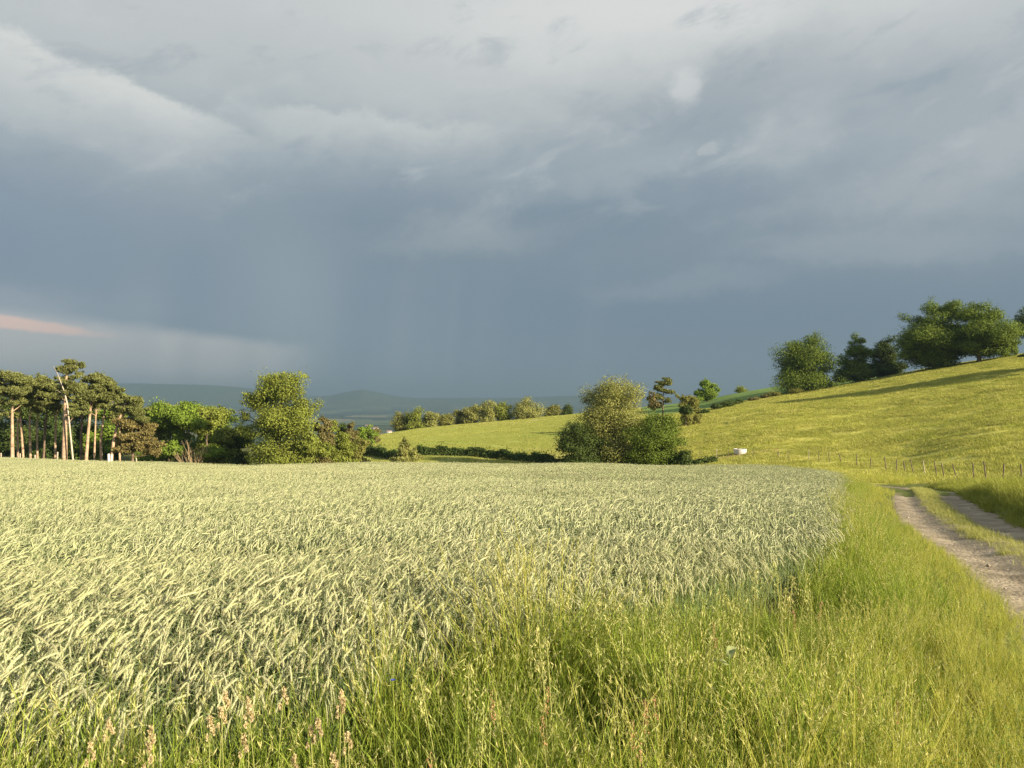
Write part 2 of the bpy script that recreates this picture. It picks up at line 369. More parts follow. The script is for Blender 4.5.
# ------------------------------------------------------------------ scatter (geometry nodes, "stuff")
def proto(name, mb, mats):
    return bpy.data.objects.new(name, mb.mesh(name, mats))
def scatter(name, P, rot, scl, idx, protos, label, cat):
    me = bpy.data.meshes.new(name); n = len(P)
    me.vertices.add(n); me.vertices.foreach_set('co', np.asarray(P, float).ravel())
    a = me.attributes.new('rot', 'FLOAT_VECTOR', 'POINT'); a.data.foreach_set('vector', np.asarray(rot, float).ravel())
    a = me.attributes.new('scl', 'FLOAT_VECTOR', 'POINT'); a.data.foreach_set('vector', np.asarray(scl, float).ravel())
    a = me.attributes.new('idx', 'INT', 'POINT'); a.data.foreach_set('value', np.asarray(idx, np.int32))
    o = link(name, me); tag(o, label, cat, kind='stuff')
    nt = bpy.data.node_groups.new(name+'_scatter', 'GeometryNodeTree')
    nt.interface.new_socket('Geometry', in_out='INPUT', socket_type='NodeSocketGeometry'); nt.interface.new_socket('Geometry', in_out='OUTPUT', socket_type='NodeSocketGeometry')
    N, Lk = nt.nodes, nt.links
    gi, go = N.new('NodeGroupInput'), N.new('NodeGroupOutput')
    iop = N.new('GeometryNodeInstanceOnPoints'); jg = N.new('GeometryNodeJoinGeometry')
    for p in protos:
        oi = N.new('GeometryNodeObjectInfo'); oi.inputs['Object'].default_value = p; oi.inputs['As Instance'].default_value = False
        g2 = N.new('GeometryNodeGeometryToInstance'); Lk.new(oi.outputs['Geometry'], g2.inputs[0]); Lk.new(g2.outputs[0], jg.inputs[0])
    def attr(nm, dt):
        x = N.new('GeometryNodeInputNamedAttribute'); x.data_type = dt; x.inputs['Name'].default_value = nm; return x.outputs['Attribute']
    e2r = N.new('FunctionNodeEulerToRotation'); Lk.new(attr('rot', 'FLOAT_VECTOR'), e2r.inputs[0])
    Lk.new(gi.outputs[0], iop.inputs['Points']); Lk.new(jg.outputs[0], iop.inputs['Instance'])
    iop.inputs['Pick Instance'].default_value = True
    Lk.new(attr('idx', 'INT'), iop.inputs['Instance Index']); Lk.new(e2r.outputs[0], iop.inputs['Rotation']); Lk.new(attr('scl', 'FLOAT_VECTOR'), iop.inputs['Scale'])
    Lk.new(iop.outputs[0], go.inputs[0])
    md = o.modifiers.new('scatter', 'NODES'); md.node_group = nt
    return o
def slope_rot(x, y, zr):
    e = .5; sx = (H(x+e, y)-H(x-e, y))/(2*e); sy = (H(x, y+e)-H(x, y-e))/(2*e)
    # euler XYZ that approximately tilts local z to the slope, then spins by zr about world z
    c, s = np.cos(zr), np.sin(zr)
    lx, ly = sx*c+sy*s, -sx*s+sy*c
    return np.stack([np.arctan(ly), -np.arctan(lx), zr], 1)
def in_view(x, y, m=110, ymin=1.2):
    yy = np.maximum(y, .01); u = 512+F*x/yy
    return (y > ymin) & (u > -m) & (u < 1024+m)

# ---- wheat
WIND = math.radians(258)     # the ears nod towards the camera's left
def stalk(mb, x, y, r, lod, z0=0.):
    h = r.normal(1.0, .06); az = WIND+r.normal(0, .6); pk = r.random(); end = float(np.clip(r.normal(2.52, .26) if pk < .84 else r.normal(1.95, .25), .2, 3.0)); base = r.normal(.05, .05)
    hl = r.uniform(.11, .155); neck = r.uniform(.74, .87)
    def curve(ss):
        f = lambda q: base+end*(.74*sstep(neck, 1.03, q)+.26*np.clip((q-.97)/.16, 0, 1))+.12*q
        n = 40; q = np.linspace(0, 1.14, n); th = f(q); ds = q[1]-q[0]
        X = np.concatenate([[0], np.cumsum(np.sin((th[1:]+th[:-1])/2))*ds]); Z = np.concatenate([[0], np.cumsum(np.cos((th[1:]+th[:-1])/2))*ds])
        xi, zi = np.interp(ss, q, X)*h, np.interp(ss, q, Z)*h
        return np.stack([x+np.cos(az)*xi, y+np.sin(az)*xi, z0+zi], 1)
    tip = 1.0; e = tip+hl/h
    if lod == 0:
        mb.tube(curve(np.array([0, .35, .6, .75, .85, .93, 1.0])), [.0022, .002, .0018, .0015, .0013, .0012, .0012], 3, 0, False)
        ss = np.linspace(tip, e, 7); P = curve(ss); mb.tube(P, np.array([.0013, .0038, .0047, .0046, .004, .003, .0008]), 5, 1)
        Tn = np.gradient(P, axis=0); Tn /= np.linalg.norm(Tn, axis=1, keepdims=True)
        side = np.cross(Tn, r.normal(size=3)); side /= np.linalg.norm(side, axis=1, keepdims=True)
        for sg in (-1, 1):      # spikelets
            ks = np.linspace(.3, 5.5, 13); kk = ks.astype(int)
            c = P[kk]+(P[kk+1]-P[kk])*(ks-kk)[:, None]+sg*side[kk]*.0044; d = Tn[kk]+sg*side[kk]*.4
            mb.cards(c, np.cross(d, side[kk])+r.normal(0, .3, c.shape), .015, .0046, r, 1, .2, d)
        n = 30; ks = r.uniform(.3, 5.6, n); kk = ks.astype(int); c = P[kk]+(P[kk+1]-P[kk])*(ks-kk)[:, None]
        d = Tn[kk]+r.normal(0, .17, (n, 3)); d /= np.linalg.norm(d, axis=1, keepdims=True); aL = r.uniform(.03, .055, n)
        mb.cards(c+d*aL[:, None]*.5, r.normal(size=(n, 3)), aL, .0011, r, 2, 0, d)
        nl, wl = 3, .011
    elif lod == 1:
        mb.tube(curve(np.array([.25, .7, .88, 1.0])), [.003, .0025, .002, .002], 3, 0, False)
        mb.tube(curve(np.linspace(tip, e+.035, 4)), np.array([.0025, .0073, .006, .0013]), 4, 1)
        nl, wl = 1, .013
    else:
        mb.tube(curve(np.array([.5, .85, 1.0])), [.006, .005, .004], 3, 0, False)
        mb.tube(curve(np.linspace(tip, e+.03, 3)), np.array([.006, .014, .004]), 3, 1)
        nl, wl = (1 if r.random() < .4 else 0), .02
    for _ in range(nl):
        zz = r.uniform(.2, .62)*h; p = (x, y, z0+zz)
        mb.blade(p, r.uniform(0, 6.28), r.uniform(.16, .3), wl, r.uniform(.6, 2.0), 3 if lod < 2 else 2, 3, r.uniform(.2, .6))
def wheat():
    r = np.random.default_rng(11)
    mats = ['wstem', 'head', 'awn', 'wleaf']
    P0, P1, P2 = [], [], []
    for k in range(14):
        mb = MB()
        for _ in range(3): stalk(mb, r.normal(0, .035), r.normal(0, .035), r, 0)
        P0.append(proto('wheat_tuft', mb, mats))
    for k in range(10):
        mb = MB()
        for _ in range(80): stalk(mb, r.uniform(-.3, .3), r.uniform(-.3, .3), r, 1, r.normal(0, .03))
        P1.append(proto('wheat_patch', mb, mats))
    for k in range(10):
        mb = MB()
        for _ in range(150): stalk(mb, r.uniform(-.7, .7), r.uniform(-.7, .7), r, 2, r.normal(0, .05))
        P2.append(proto('wheat_far_patch', mb, mats))
    def grid(step, lo, hi, jit):
        gx = np.arange(-95, 30, step); gy = np.arange(lo-2, hi+2, step); x, y = [a.ravel() for a in np.meshgrid(gx, gy)]
        x = x+r.uniform(-jit, jit, x.shape)*step; y = y+r.uniform(-jit, jit, y.shape)*step
        m = inside(x, y, WHEAT) & in_view(x, y, 160, -1) & (np.hypot(x, y) >= lo) & (np.hypot(x, y) < hi)
        return x[m], y[m]
    def hvar(x, y): return 1+.07*(vnoise(x/2.2, y/2.2, 21)-.5)+.12*(vnoise(x/7, y/7, 22)-.5)
    for nm, (x, y), protos, spin in (('near', grid(.09, 1.0, 10, .5), P0, .3), ('mid', grid(.5, 10, 36, .3), P1, .25), ('far', grid(1.05, 36, 130, .3), P2, .25)):
        n = len(x); z = H(x, y); s = hvar(x, y)*r.uniform(.95, 1.05, n)
        # the outer fringe is a little shorter and looser
        e = np.stack([np.abs(poly_dist(x, y, WHEAT[1:11])[0])], 0)[0]
        s = s*(.9+.1*sstep(0, 1.0, e))
        # a few lodged dips
        for (ux, dx, rad, dep) in ((205, 22, 1.6, .22), (120, 20, 1.3, .2), (600, 38, 3.2, .25), (560, 21, 1.2, .2), (430, 14, .9, .18), (705, 30, 1.4, .15), (60, 12, .8, .15), (330, 28, 1.8, .15), (300, 9, .5, .15)):
            c = at(ux, dx); s = s*(1-dep*np.exp(-((x-c[0])**2+((y-c[1])/1.5)**2)/rad**2))
        keep = r.random(n) < (.55+.45*sstep(0, .5, e)) if nm == 'near' else np.ones(n, bool)
        P = np.stack([x, y, z], 1)[keep]; s = s[keep]; n = len(P)
        yield_rot = slope_rot(P[:, 0], P[:, 1], r.normal(0, spin, n)); 
        if nm == 'near': yield_rot[:, :2] = r.normal(0, .05, (n, 2))
        yield nm, P, yield_rot, np.stack([s*r.uniform(.9, 1.1, n)]*2+[s], 1), r.integers(0, len(protos), n), protos
WH = list(wheat())
for nm, P, rt, sc, ix, pr in WH:
    scatter('wheat_field', P, rt, sc, ix, pr, {'near': 'nodding pale wheat ears at the near edge of the field beside the grass verge',
            'mid': 'pale green wheat in the middle stretch of the field behind the nearest ears',
            'far': 'pale wheat at the far end of the field below the trees and hedge'}[nm], 'wheat')
    print('wheat', nm, len(P))

# ---- grasses
def panicle(mb, base, az, h, r, m_stem, m_pan, kind, lean=.05, bend=.5, plen=.16, big=1.):
    """a flowering grass stem with a seed head"""
    th = np.linspace(lean, lean+bend, 8); ds = h/7
    X = np.concatenate([[0], np.cumsum(np.sin(th[1:]))*ds]); Z = np.concatenate([[0], np.cumsum(np.cos(th[1:]))*ds])
    P = np.stack([base[0]+np.cos(az)*X, base[1]+np.sin(az)*X, base[2]+Z], 1)
    mb.tube(P, np.linspace(.0022, .0011, 8)*big, 3, m_stem, False)
    s = np.linspace(0, h, 8); L0 = h-plen
    n = {'spike': 13, 'loose': 14, 'fine': 11}[kind]
    q = np.sort(r.uniform(L0, h, n)); c = np.stack([np.interp(q, s, P[:, k]) for k in range(3)], 1)
    f = (q-L0)/plen
    T = P[-1]-P[-3]; T = T/np.linalg.norm(T)
    if kind == 'spike':
        off = r.normal(0, .0045, (n, 3))*big; d = T+r.normal(0, .16, (n, 3)); L, W = .036*big, .0046*big
    elif kind == 'loose':
        w = .02*(1-f*.8)[:, None]*big; off = r.normal(0, 1, (n, 3))*w*.7; off[:, 2] -= np.abs(off[:, 2])*.2; d = T+r.normal(0, .35, (n, 3)); L, W = .032*big, .0036*big
    else:
        w = .010*(1-f*.7)[:, None]*big; off = r.normal(0, 1, (n, 3))*w; d = T+r.normal(0, .22, (n, 3)); L, W = .034*big, .0026*big
    mb.cards(c+off, r.normal(size=(n, 3)), L*r.uniform(.7, 1.3, n), W, r, m_pan, .1, d)
def grasses():
    r = np.random.default_rng(23)
    G = {}
    def tuft(n, hmin, hmax, w, bmin, bmax, mats, spread, stems=0, kind='loose', sh=(.6, .9), seg=4, lean=.25, plen=.16):
        mb = MB()
        for _ in range(n):
            a = r.uniform(0, 6.28); q = r.uniform(0, spread)
            mb.blade((q*math.cos(a), q*math.sin(a), 0), r.uniform(0, 6.28), r.uniform(hmin, hmax), w*r.uniform(.6, 1.3), r.uniform(bmin, bmax), seg, 0, r.uniform(0, lean), r.normal(0, .5))
        for _ in range(stems):
            a = r.uniform(0, 6.28); q = r.uniform(0, spread)
            panicle(mb, (q*math.cos(a), q*math.sin(a), 0), r.uniform(0, 6.28), r.uniform(*sh), r, 0, 1, kind, r.uniform(.0, .12), r.uniform(.1, .7), plen*r.uniform(.7, 1.3))
        return mb
    G['green'] = [proto('green_tuft', tuft(19, .3, .92, .0068, .08, 1.05, None, .08, 1, ['spike', 'fine'][k % 2], (.55, .95), 4, .2), ['gleaf', 'gpan']) for k in range(8)]
    G['tall']  = [proto('tall_tuft', tuft(11, .35, .8, .0065, .08, 1.0, None, .05, 4, ['spike', 'spike', 'fine'][k % 3], (.68, 1.02), 4, .2), ['gleaf', 'straw']) for k in range(8)]
    G['yellow'] = [proto('yellow_tuft', tuft(18, .25, .74, .0055, .08, 1.1, None, .08, 3, ['fine', 'spike', 'loose'][k % 3], (.42, .78), 4, .22), ['yleaf', 'straw']) for k in range(10)]
    G['straw'] = [proto('straw_tuft', tuft(5, .3, .7, .006, .1, .9, None, .05, 5, ['spike', 'loose'][k % 2], (.85, 1.22), 4, .2, .2), ['yleaf', 'straw']) for k in range(6)]
    def weed(n):
        mb = MB()
        for _ in range(n):
            a = r.uniform(0, 6.28); q = r.uniform(0, .05); hh = r.uniform(.2, .65)
            p0 = np.array([q*math.cos(a), q*math.sin(a), 0]); p1 = p0+[r.normal(0, .06), r.normal(0, .06), hh]
            mb.tube([p0, (p0+p1)/2+r.normal(0, .01, 3), p1], [.0025, .002, .001], 3, 0, False)
            k = 9; f = r.uniform(.25, 1, k)[:, None]; c = p0+(p1-p0)*f; ang = r.uniform(0, 6.28, k); d = np.stack([np.cos(ang), np.sin(ang), r.normal(.2, .3, k)], 1)
            mb.cards(c+d*.03, np.stack([-d[:, 0]*.3, -d[:, 1]*.3, np.ones(k)], 1), r.uniform(.04, .08, k), r.uniform(.012, .028, k), r, 0, .2, d)
        return mb
    G['weed'] = [proto('weed_clump', weed(7), ['weed']) for k in range(6)]
    def mat_patch(n, size, hmin, hmax, w, mats, seg=2, pan=0, bmax=1.6):
        out = []
        for k in range(6):
            mb = MB()
            for _ in range(n):
                p = (r.uniform(-size, size), r.uniform(-size, size), -.02)
                # clumpy heights
                hh = r.uniform(hmin, hmax)*(.6+.8*float(vnoise(np.array(p[0]*4/size*.5), np.array(p[1]*4/size*.5), k+40)))
                mb.blade(p, r.uniform(0, 6.28), hh, w*r.uniform(.6, 1.4), r.uniform(.3, bmax), seg, 0, r.uniform(0, .35), r.normal(0, .5))
            out.append(proto('grass_patch', mb, mats))
        return out
    G['pasture'] = mat_patch(420, 1.15, .14, .36, .028, ['pasture'])
    G['meadow'] = mat_patch(330, 1.7, .10, .26, .05, ['meadow'])
    G['median'] = mat_patch(70, .16, .08, .26, .0055, ['median'], 3)
    G['bank'] = mat_patch(130, .32, .25, .62, .009, ['bank'], 3)
    return G
GR = grasses()
r = np.random.default_rng(31)
def rand_xy(n, x0, x1, y0, y1): return r.uniform(x0, x1, n), r.uniform(y0, y1, n)
VERGE = np.vstack([WHEAT[1:11], [(27,76),(34,66),(30,60)], [(25.2,52),(22.2,44),(18.9,38),(15.1,30),(11.4,22.4),(8.4,14.4),(6.5,9.7),(4.2,5),(2.3,1.5),(.6,-2)]])
def verge_pts(dens, lo, hi):
    n = int(dens*(hi+3)*(hi*.9+8)); x, y = rand_xy(n, -5, hi*.75+2, max(lo*.6, .8), hi)
    rr = np.hypot(x, y); sdp = poly_dist(x, y, PATH_C)[0]
    m = inside(x, y, VERGE) & in_view(x, y, 130, .9) & (rr >= lo) & (rr < hi) & (np.abs(sdp) > PATH_HW+.05*r.normal(size=n)+.08)
    # keep a bare spot clear right under the lens
    m &= rr > 1.9
    gapn = .6*vnoise(x/.55, y/.55, 81)+.4*vnoise(x/.22, y/.22, 82)
    m &= r.random(n) < .25+.75*sstep(.3, .55, gapn)
    return x[m], y[m]
def verge_height(x, y):
    sdw = np.abs(poly_dist(x, y, WHEAT[1:11])[0]); sdp = np.abs(poly_dist(x, y, PATH_C)[0])-PATH_HW
    h = .34+.62*sstep(.0, 2.2, sdp)+.12*(1-sstep(.3, 1.8, sdw))
    h = h*(.92+.34*(vnoise(x/1.1, y/1.1, 51)-.35)+.3*(vnoise(x/.35, y/.35, 53)-.5))
    hole = np.zeros_like(x)
    for (ux, d, rad) in ((745, 6.4, .75), (690, 6.0, .5), (810, 8.4, .9), (770, 7.4, .6), (838, 14, 1.0), (590, 4.5, .28), (300, 3.2, .3)):
        c = at(ux, d); hole = np.maximum(hole, np.exp(-((x-c[0])**2+(y-c[1])**2)/rad**2))
    h = h*(1-.62*hole)
    # nearest grass stands lower so the lens looks over it
    return h*(1.06-.04*sstep(2.0, 5.0, np.hypot(x, y))), hole, sdw, sdp
def place(name, x, y, s, protos, label, cat, tilt=.12, spin=None):
    n = len(x); P = np.stack([x, y, H(x, y)-.015], 1)
    rot = np.stack([r.normal(0, tilt, n), r.normal(0, tilt, n), r.uniform(0, 6.28, n)], 1) if spin is None else slope_rot(x, y, r.uniform(0, 6.28, n))
    scatter(name, P, rot, np.stack([s*r.uniform(.9, 1.2, n)]*2+[s], 1), r.integers(0, len(protos), n), protos, label, cat)
    print(name, n)
for lo, hi, dens, sw, tagn in ((0, 9, 40, 1.0, 'near'), (9, 24, 22, 1.35, 'mid'), (24, 80, 6, 2.0, 'far')):
    where = {'near': 'in the foreground', 'mid': 'halfway along the track', 'far': 'far along the track before the fence'}[tagn]
    x, y = verge_pts(dens*2.1, lo, hi); h, hole, sdw, sdp = verge_height(x, y)
    # dryness rises towards the track
    dry = sstep(-.8, 2.2, sdw-sdp*.8+1.8*(vnoise(x/1.6, y/1.6, 52)-.5)+.4)
    k = r.random(len(x)); isy = k < dry*.85+.05
    fat = np.full(len(x), sw)
    sel = ~isy & (r.random(len(x)) < .72)
    def put(nm, mask, sc, protos, label, cat):
        if mask.sum(): 
            xs, ys, ss = x[mask], y[mask], sc[mask]
            place(nm, xs, ys, ss, protos, label, cat)
    put('green_verge_grass', sel, h*1.0, GR['green'], 'lush green verge grass between wheat and track '+where, 'grass')
    put('tall_verge_grass', ~isy & ~sel & (hole < .5), h*1.08, GR['tall'], 'tall flowering grass stems on the verge '+where, 'grass')
    put('dry_verge_grass', isy & (hole < .75), h*.98, GR['yellow'], 'yellowing fine verge grass beside the track '+where, 'grass')
    m = (r.random(len(x)) < (.10 if tagn == 'near' else .06)*sstep(.4, .75, vnoise(x/.8, y/.8, 57))*2) & (hole < .8); put('straw_verge_grass', m, h*1.05, GR['straw'], 'tall straw coloured seed stalks standing over the verge '+where, 'grass')
    if tagn != 'far':
        m = (r.random(len(x)) < .3) & (sdw < 3.4); put('verge_weeds', m, h*.9, GR['weed'], 'leafy green weeds low in the verge '+where, 'weeds')
# median strip of the track
Q, t = resample(PATH_C, .2); T = np.gradient(Q, axis=0); T /= np.hypot(*T.T)[:, None]
n = 8600; tt = r.uniform(18.0, 58, n); la = r.normal(.02, .13, n)*np.clip((tt-16.5)/4, .35, 1.)
x = np.interp(tt, t, Q[:, 0])+np.interp(tt, t, T[:, 1])*la; y = np.interp(tt, t, Q[:, 1])-np.interp(tt, t, T[:, 0])*la
place('median_grass', x, y, r.uniform(.6, 1.2, n), GR['median'], 'short pale grass strip between the two wheel ruts of the track', 'grass')
# bank right of the track, and rough grass round to the fence
x, y = rand_xy(60000, 2, 62, 8, 96)
sdp, al = poly_dist(x, y, PATH_C)
m = (sdp > PATH_HW+.12) & (sdp < 7) & in_view(x, y, 120) & (al > 12) & (r.random(len(x)) < np.where(sdp < 4, .75, .5)) & (np.hypot(x, y) < 60)
hb = .75+.45*sstep(0, 1.5, sdp-PATH_HW)
place('bank_grass', x[m], y[m], (hb*r.uniform(.65, 1.0, len(x)))[m], GR['bank'], 'tall grass bank along the right side of the dirt track', 'grass')
# pasture
FENCE_UD = [(690,112),(700,110),(716,108),(728,106),(740,104),(753,102),(778.6,99),(788.6,97),(809,95),(818.7,93),(830,91.5),(842,90),(857,87),(870,84),(887,81),(896.6,79),(906,76.5),(915,74),(926,71),(937.6,68.5),(945,67),(958,64.5),(974,61.5),(987,59),(1002.6,56.5),(1022,54),(1048,51.5),(1076,49)]
FXY = np.array([((u-512)/F*d, d) for u, d in FENCE_UD])
def beyond_fence(x, y):
    sd, _ = poly_dist(x, y, FXY); return sd < 0     # left of the line as it comes towards the camera = uphill side
x, y = rand_xy(40000, 4, 170, 40, 230); u = 512+F*x/y
hedge_d = np.interp(u, [560,690,760,830,900,1024,1200], [205,194,196,191,200,228,240])
m = in_view(x, y, 90) & (y < hedge_d) & (u > 655) & (y > np.interp(u, [655,690,760,838,900,960,1024,1150], [118,106,88,72,62,58,42,36])) & (r.random(len(x)) < .30)
w = (np.abs(poly_dist(x, y, PATH_C)[0]) > 3)
m &= w & ~inside(x, y, WHEAT)
place('pasture_grass', x[m], y[m], r.uniform(.7, 1.5, m.sum())*(.78+.44*vnoise(x[m]/9, y[m]/4, 61)), GR['pasture'], 'yellow green pasture grass covering the hillside above the fence', 'grass', spin=1)
x, y = rand_xy(16000, -60, 40, 112, 270); u = 512+F*x/y
m = (u > 300) & (u < 640) & (y > 122) & (r.random(len(x)) < .38)
place('meadow_grass', x[m], y[m], r.uniform(.5, 1.2, m.sum()), GR['meadow'], 'bright green meadow grass rising beyond the dark hedge', 'grass', spin=1)

# ------------------------------------------------------------------ trees
def tree(name, label, cat, d, lobes, base_u, nleaf, leaf, mat, group=None, seed=0, trunk_r=.2, bark='bark', clump=.28, pine=False, depth=1.0, trunk_top=.75, bare=False, limbs=9, skirt=0, trunk_pts=None):
    """lobes are (u, v, half width, half height[, depth offset]) in picture units at distance d -> metres at the tree's own place"""
    r = np.random.default_rng(seed+1000); nleaf = int(nleaf*(2.6 if not pine else 2.5)*(1.5 if group == 'trees on the hilltop' else 1))
    s = d/F; b = at(base_u, d)
    root = empty(name, b, label, cat, group)
    loc = []
    for lb in lobes:
        u, v, ru, rv = lb[:4]; dy = lb[4] if len(lb) > 4 else 0
        loc.append((np.array([(u-base_u)*s, dy, EYE+(HV-v)*s-b[2]]), np.array([ru*s, ru*s*depth, rv*s])))
    if skirt:
        gv = HV-F*(b[2]-EYE)/d; us = [l[0] for l in lobes]; wd = max(l[0]+l[2] for l in lobes)-min(l[0]-l[2] for l in lobes); tp_ = min(l[1]-l[3] for l in lobes); hh = (gv-tp_)*s
        cu = (max(l[0]+l[2] for l in lobes)+min(l[0]-l[2] for l in lobes))/2
        loc.append((np.array([(cu-base_u)*s, -.3, hh*.16]), np.array([wd*s*.5*skirt, wd*s*.5*skirt*depth, hh*.2])))
    wts = np.array([(q[1][0]*q[1][2]+q[1][0]*q[1][1]) for q in loc]); wts /= wts.sum()
    mb = MB(); cl = []
    avg = np.mean([q[1].mean() for q in loc])
    for (c, rad), w in zip(loc, wts):
        n = max(7, int(round(w*(60 if not pine else 40)*(1 if len(loc) < 6 else 1.6))))
        for k in range(n):
            dr = r.normal(size=3); dr /= np.linalg.norm(dr)
            if dr[2] < -.3: dr[2] *= .5
            p = c+dr*rad*r.uniform(.25, .95)
            p[2] = max(p[2], .25)
            rc = rad.mean()*(clump+(.1 if not pine else .04))*r.uniform(.7, 1.35)
            cl.append((p, rc, c))
    tot = sum(q[1]**2 for q in cl)
    for p, rc, c in cl:
        n = max(6, int(nleaf*rc*rc/tot))
        dr = r.normal(size=(n, 3)); dr /= np.linalg.norm(dr, axis=1, keepdims=True)
        rr_ = r.random(n)[:, None]**.45
        flat = np.array([1.2, 1.2, .58]) if pine else np.array([1.1, 1.1, .75])
        pos = p+dr*rr_*rc*flat
        if pine:
            up = dr*np.array([.8, .8, .3])+np.array([0, 0, .75])+r.normal(0, .35, (n, 3))
            mb.cards(pos, r.normal(size=(n, 3)), leaf*r.uniform(.8, 1.4, n), leaf*.34, r, 0, .1, up)
        else:
            nr = dr*.7+(pos-c)/max(rc, .1)*.08+r.normal(0, .55, (n, 3))+np.array([0, 0, .25])
            mb.cards(pos, nr, leaf*r.uniform(.7, 1.4, n), leaf*.62, r, 0, .12)
    # some loose sprays that break the outline
    for p, rc, c in cl[::2]:
        n = max(3, int(nleaf/len(cl)*.14)); o = p-c; o = o/max(np.linalg.norm(o), .1)
        pos = p+o*rc*r.uniform(.6, 1.15, (n, 1))+r.normal(0, rc*.22, (n, 3))
        pos[:, 2] = np.maximum(pos[:, 2], .1)
        mb.cards(pos, r.normal(size=(n, 3)), leaf*.9, leaf*.5, r, 0, .1)
    link('crown', mb.mesh('crown', [mat]), root)
    tb = MB()
    top = sum(c*w for (c, _), w in zip(loc, wts)); hi = max(c[2]+q[2]*.55 for c, q in loc)
    if trunk_pts is not None:
        P = np.array([((u-base_u)*s, dy, EYE+(HV-v)*s-b[2]) for u, v, dy in trunk_pts]); P[0] = (0, 0, -.3)
    else:
        zz = np.linspace(-.3, hi*trunk_top/.75*.8, 6); f = np.clip(zz/hi, 0, 1)[:, None]
        P = np.stack([zz*0, zz*0, zz], 1)+np.array([top[0], top[1], 0])*f+r.normal(0, trunk_r*.35, (6, 3))*np.array([1, 1, 0])*np.array([0, .5, 1, 1, 1, 1])[:, None]
    tt = np.linspace(0, 1, 14); o = np.linspace(0, 1, len(P)); PP = np.stack([np.interp(tt, o, P[:, k]) for k in range(3)], 1)
    tr = trunk_r*(1.25-.85*tt); tr[0] *= 1.25
    tb.tube(PP, tr, 8, 0)
    ch = r.permutation(len(cl))[:limbs]
    for k in ch:
        p, rc, c = cl[k]
        zt = np.clip(p[2]*(r.uniform(.8, .97) if pine else r.uniform(.45, .8)), PP[2, 2], PP[-1, 2]); j = int(np.argmin(np.abs(PP[:, 2]-zt)))
        a = PP[j]; mid = (a+p)/2+np.array([0, 0, -.08 if pine else .1])*np.linalg.norm(p-a)+r.normal(0, .1, 3)
        q = np.linspace(0, 1, 7)[:, None]; path = a*(1-q)**2+2*mid*q*(1-q)+p*q*q
        tb.tube(path, np.linspace(tr[j]*.5, .02, 7), 5, 0)
    link('trunk', tb.mesh('trunk', [bark], True), root)
    return root

LV = .30
EDGE = 'trees along the far edge of the wheat field'
HILL = 'trees on the hilltop'
# --- pine wood at the left
PW = 'tall pines beside the wheat field'
def pine(label, d, base_u, tp, lobes, seed, mat='needles', bark='pinebark', tr=.22, nleaf=4200):
    lobes = [(u, v+1.5, ru*1.12, rv*1.3) for u, v, ru, rv in lobes]
    return tree('pine_tree', label, 'pine tree', d, lobes, base_u, nleaf, .36, mat, PW, seed, tr, bark, .34, True, .9, limbs=12, trunk_pts=tp)
pine('pine with a straight orange trunk nearest the left edge of the photo', 112, 12.5, [(12.5,460,0),(12.2,430,0),(12,400,0),(11,376,0)], [(10,374,15,7),(20,379,14,6),(4,384,12,8),(14,390,16,7),(2,398,9,7),(17,400,11,6),(4,412,7,7)], 1)
pine('thin pine leaning left, just right of the edge pine', 116, 24, [(24,460,0),(21.5,430,0),(19,408,0),(20,385,0)], [(24,379,11,6),(28,388,12,7),(20,396,10,6),(28,402,9,6),(18,410,7,6)], 2, tr=.17)
pine('short orange trunk pine under the lower pine crowns', 119, 30.5, [(30.5,460,0),(29.5,420,0),(33,388,0)], [(33,383,10,5),(36,392,11,7),(30,402,9,6),(40,408,8,6)], 3, tr=.16)
pine('dull brown pine left of the forked pine', 121, 43, [(43,460,0),(45,430,0),(47.5,404,0),(48,382,0)], [(46,383,12,6),(52,391,11,7),(43,398,10,6),(54,404,9,6)], 4, bark='greybark', tr=.17)
pine('tallest pine with a thick forked orange trunk', 110, 64.5, [(64.5,461,0),(64.8,430,0),(65.5,395,0),(67,368,0)], [(70,365,11,6),(63,369,8,4),(76,374,9,6),(72,384,14,7),(62,380,7,5),(78,396,13,8),(60,392,8,6),(82,410,9,7),(74,406,7,6)], 5, tr=.33, nleaf=5200)
pine('dark trunked pine behind the forked pine', 120, 81.5, [(81.5,460,0),(81,430,0),(84,400,0),(86,385,0)], [(84,388,11,6),(90,398,12,6),(80,404,9,5)], 6, bark='greybark', tr=.19)
pine('pine with a slim orange trunk tilting right beneath a rounded crown', 113, 85.5, [(85.5,461,0),(88,435,0),(92,392,0),(95,376,0)], [(94,377,12,6),(100,383,11,6),(90,388,9,6),(101,394,12,8),(106,404,9,6)], 7, tr=.21)
pine('orange pine between the tilting pine and the leaning end pine', 114, 101.3, [(101.3,461,0),(100.8,438,0),(104,415,0),(109,390,0)], [(110,386,13,7),(116,393,12,8),(104,398,11,7),(120,402,9,6)], 8, tr=.17)
pine('end pine leaning strongly right with bare side branches', 112, 110.2, [(110.2,462,0),(114,438,0),(119,420,0),(124,405,0),(132,398,0)], [(133,399,10,5),(138,406,9,6),(128,410,10,6),(140,416,10,6)], 9, tr=.20)
pine('low bushy rust brown pine at the end of the pine row', 113, 133, [(133,462,0),(132,440,0),(132,425,0)], [(134,422,13,9),(146,430,10,9),(128,434,11,9),(140,444,16,10),(126,448,10,8),(152,450,8,8)], 10, 'needles2', 'greybark', .16, 6500)
pine('slender pine behind and right of the edge pine trunk', 122, 18, [(18,460,0),(17.5,430,0),(18,405,0),(16,388,0)], [(14,392,10,6),(20,399,9,6)], 11, tr=.14, nleaf=2600)
pine('slender orange pine right of the short orange trunk', 123, 37.5, [(37.5,460,0),(37,430,0),(38.5,400,0),(40,388,0)], [(41,394,11,6),(36,401,9,6)], 12, tr=.14, nleaf=2600)
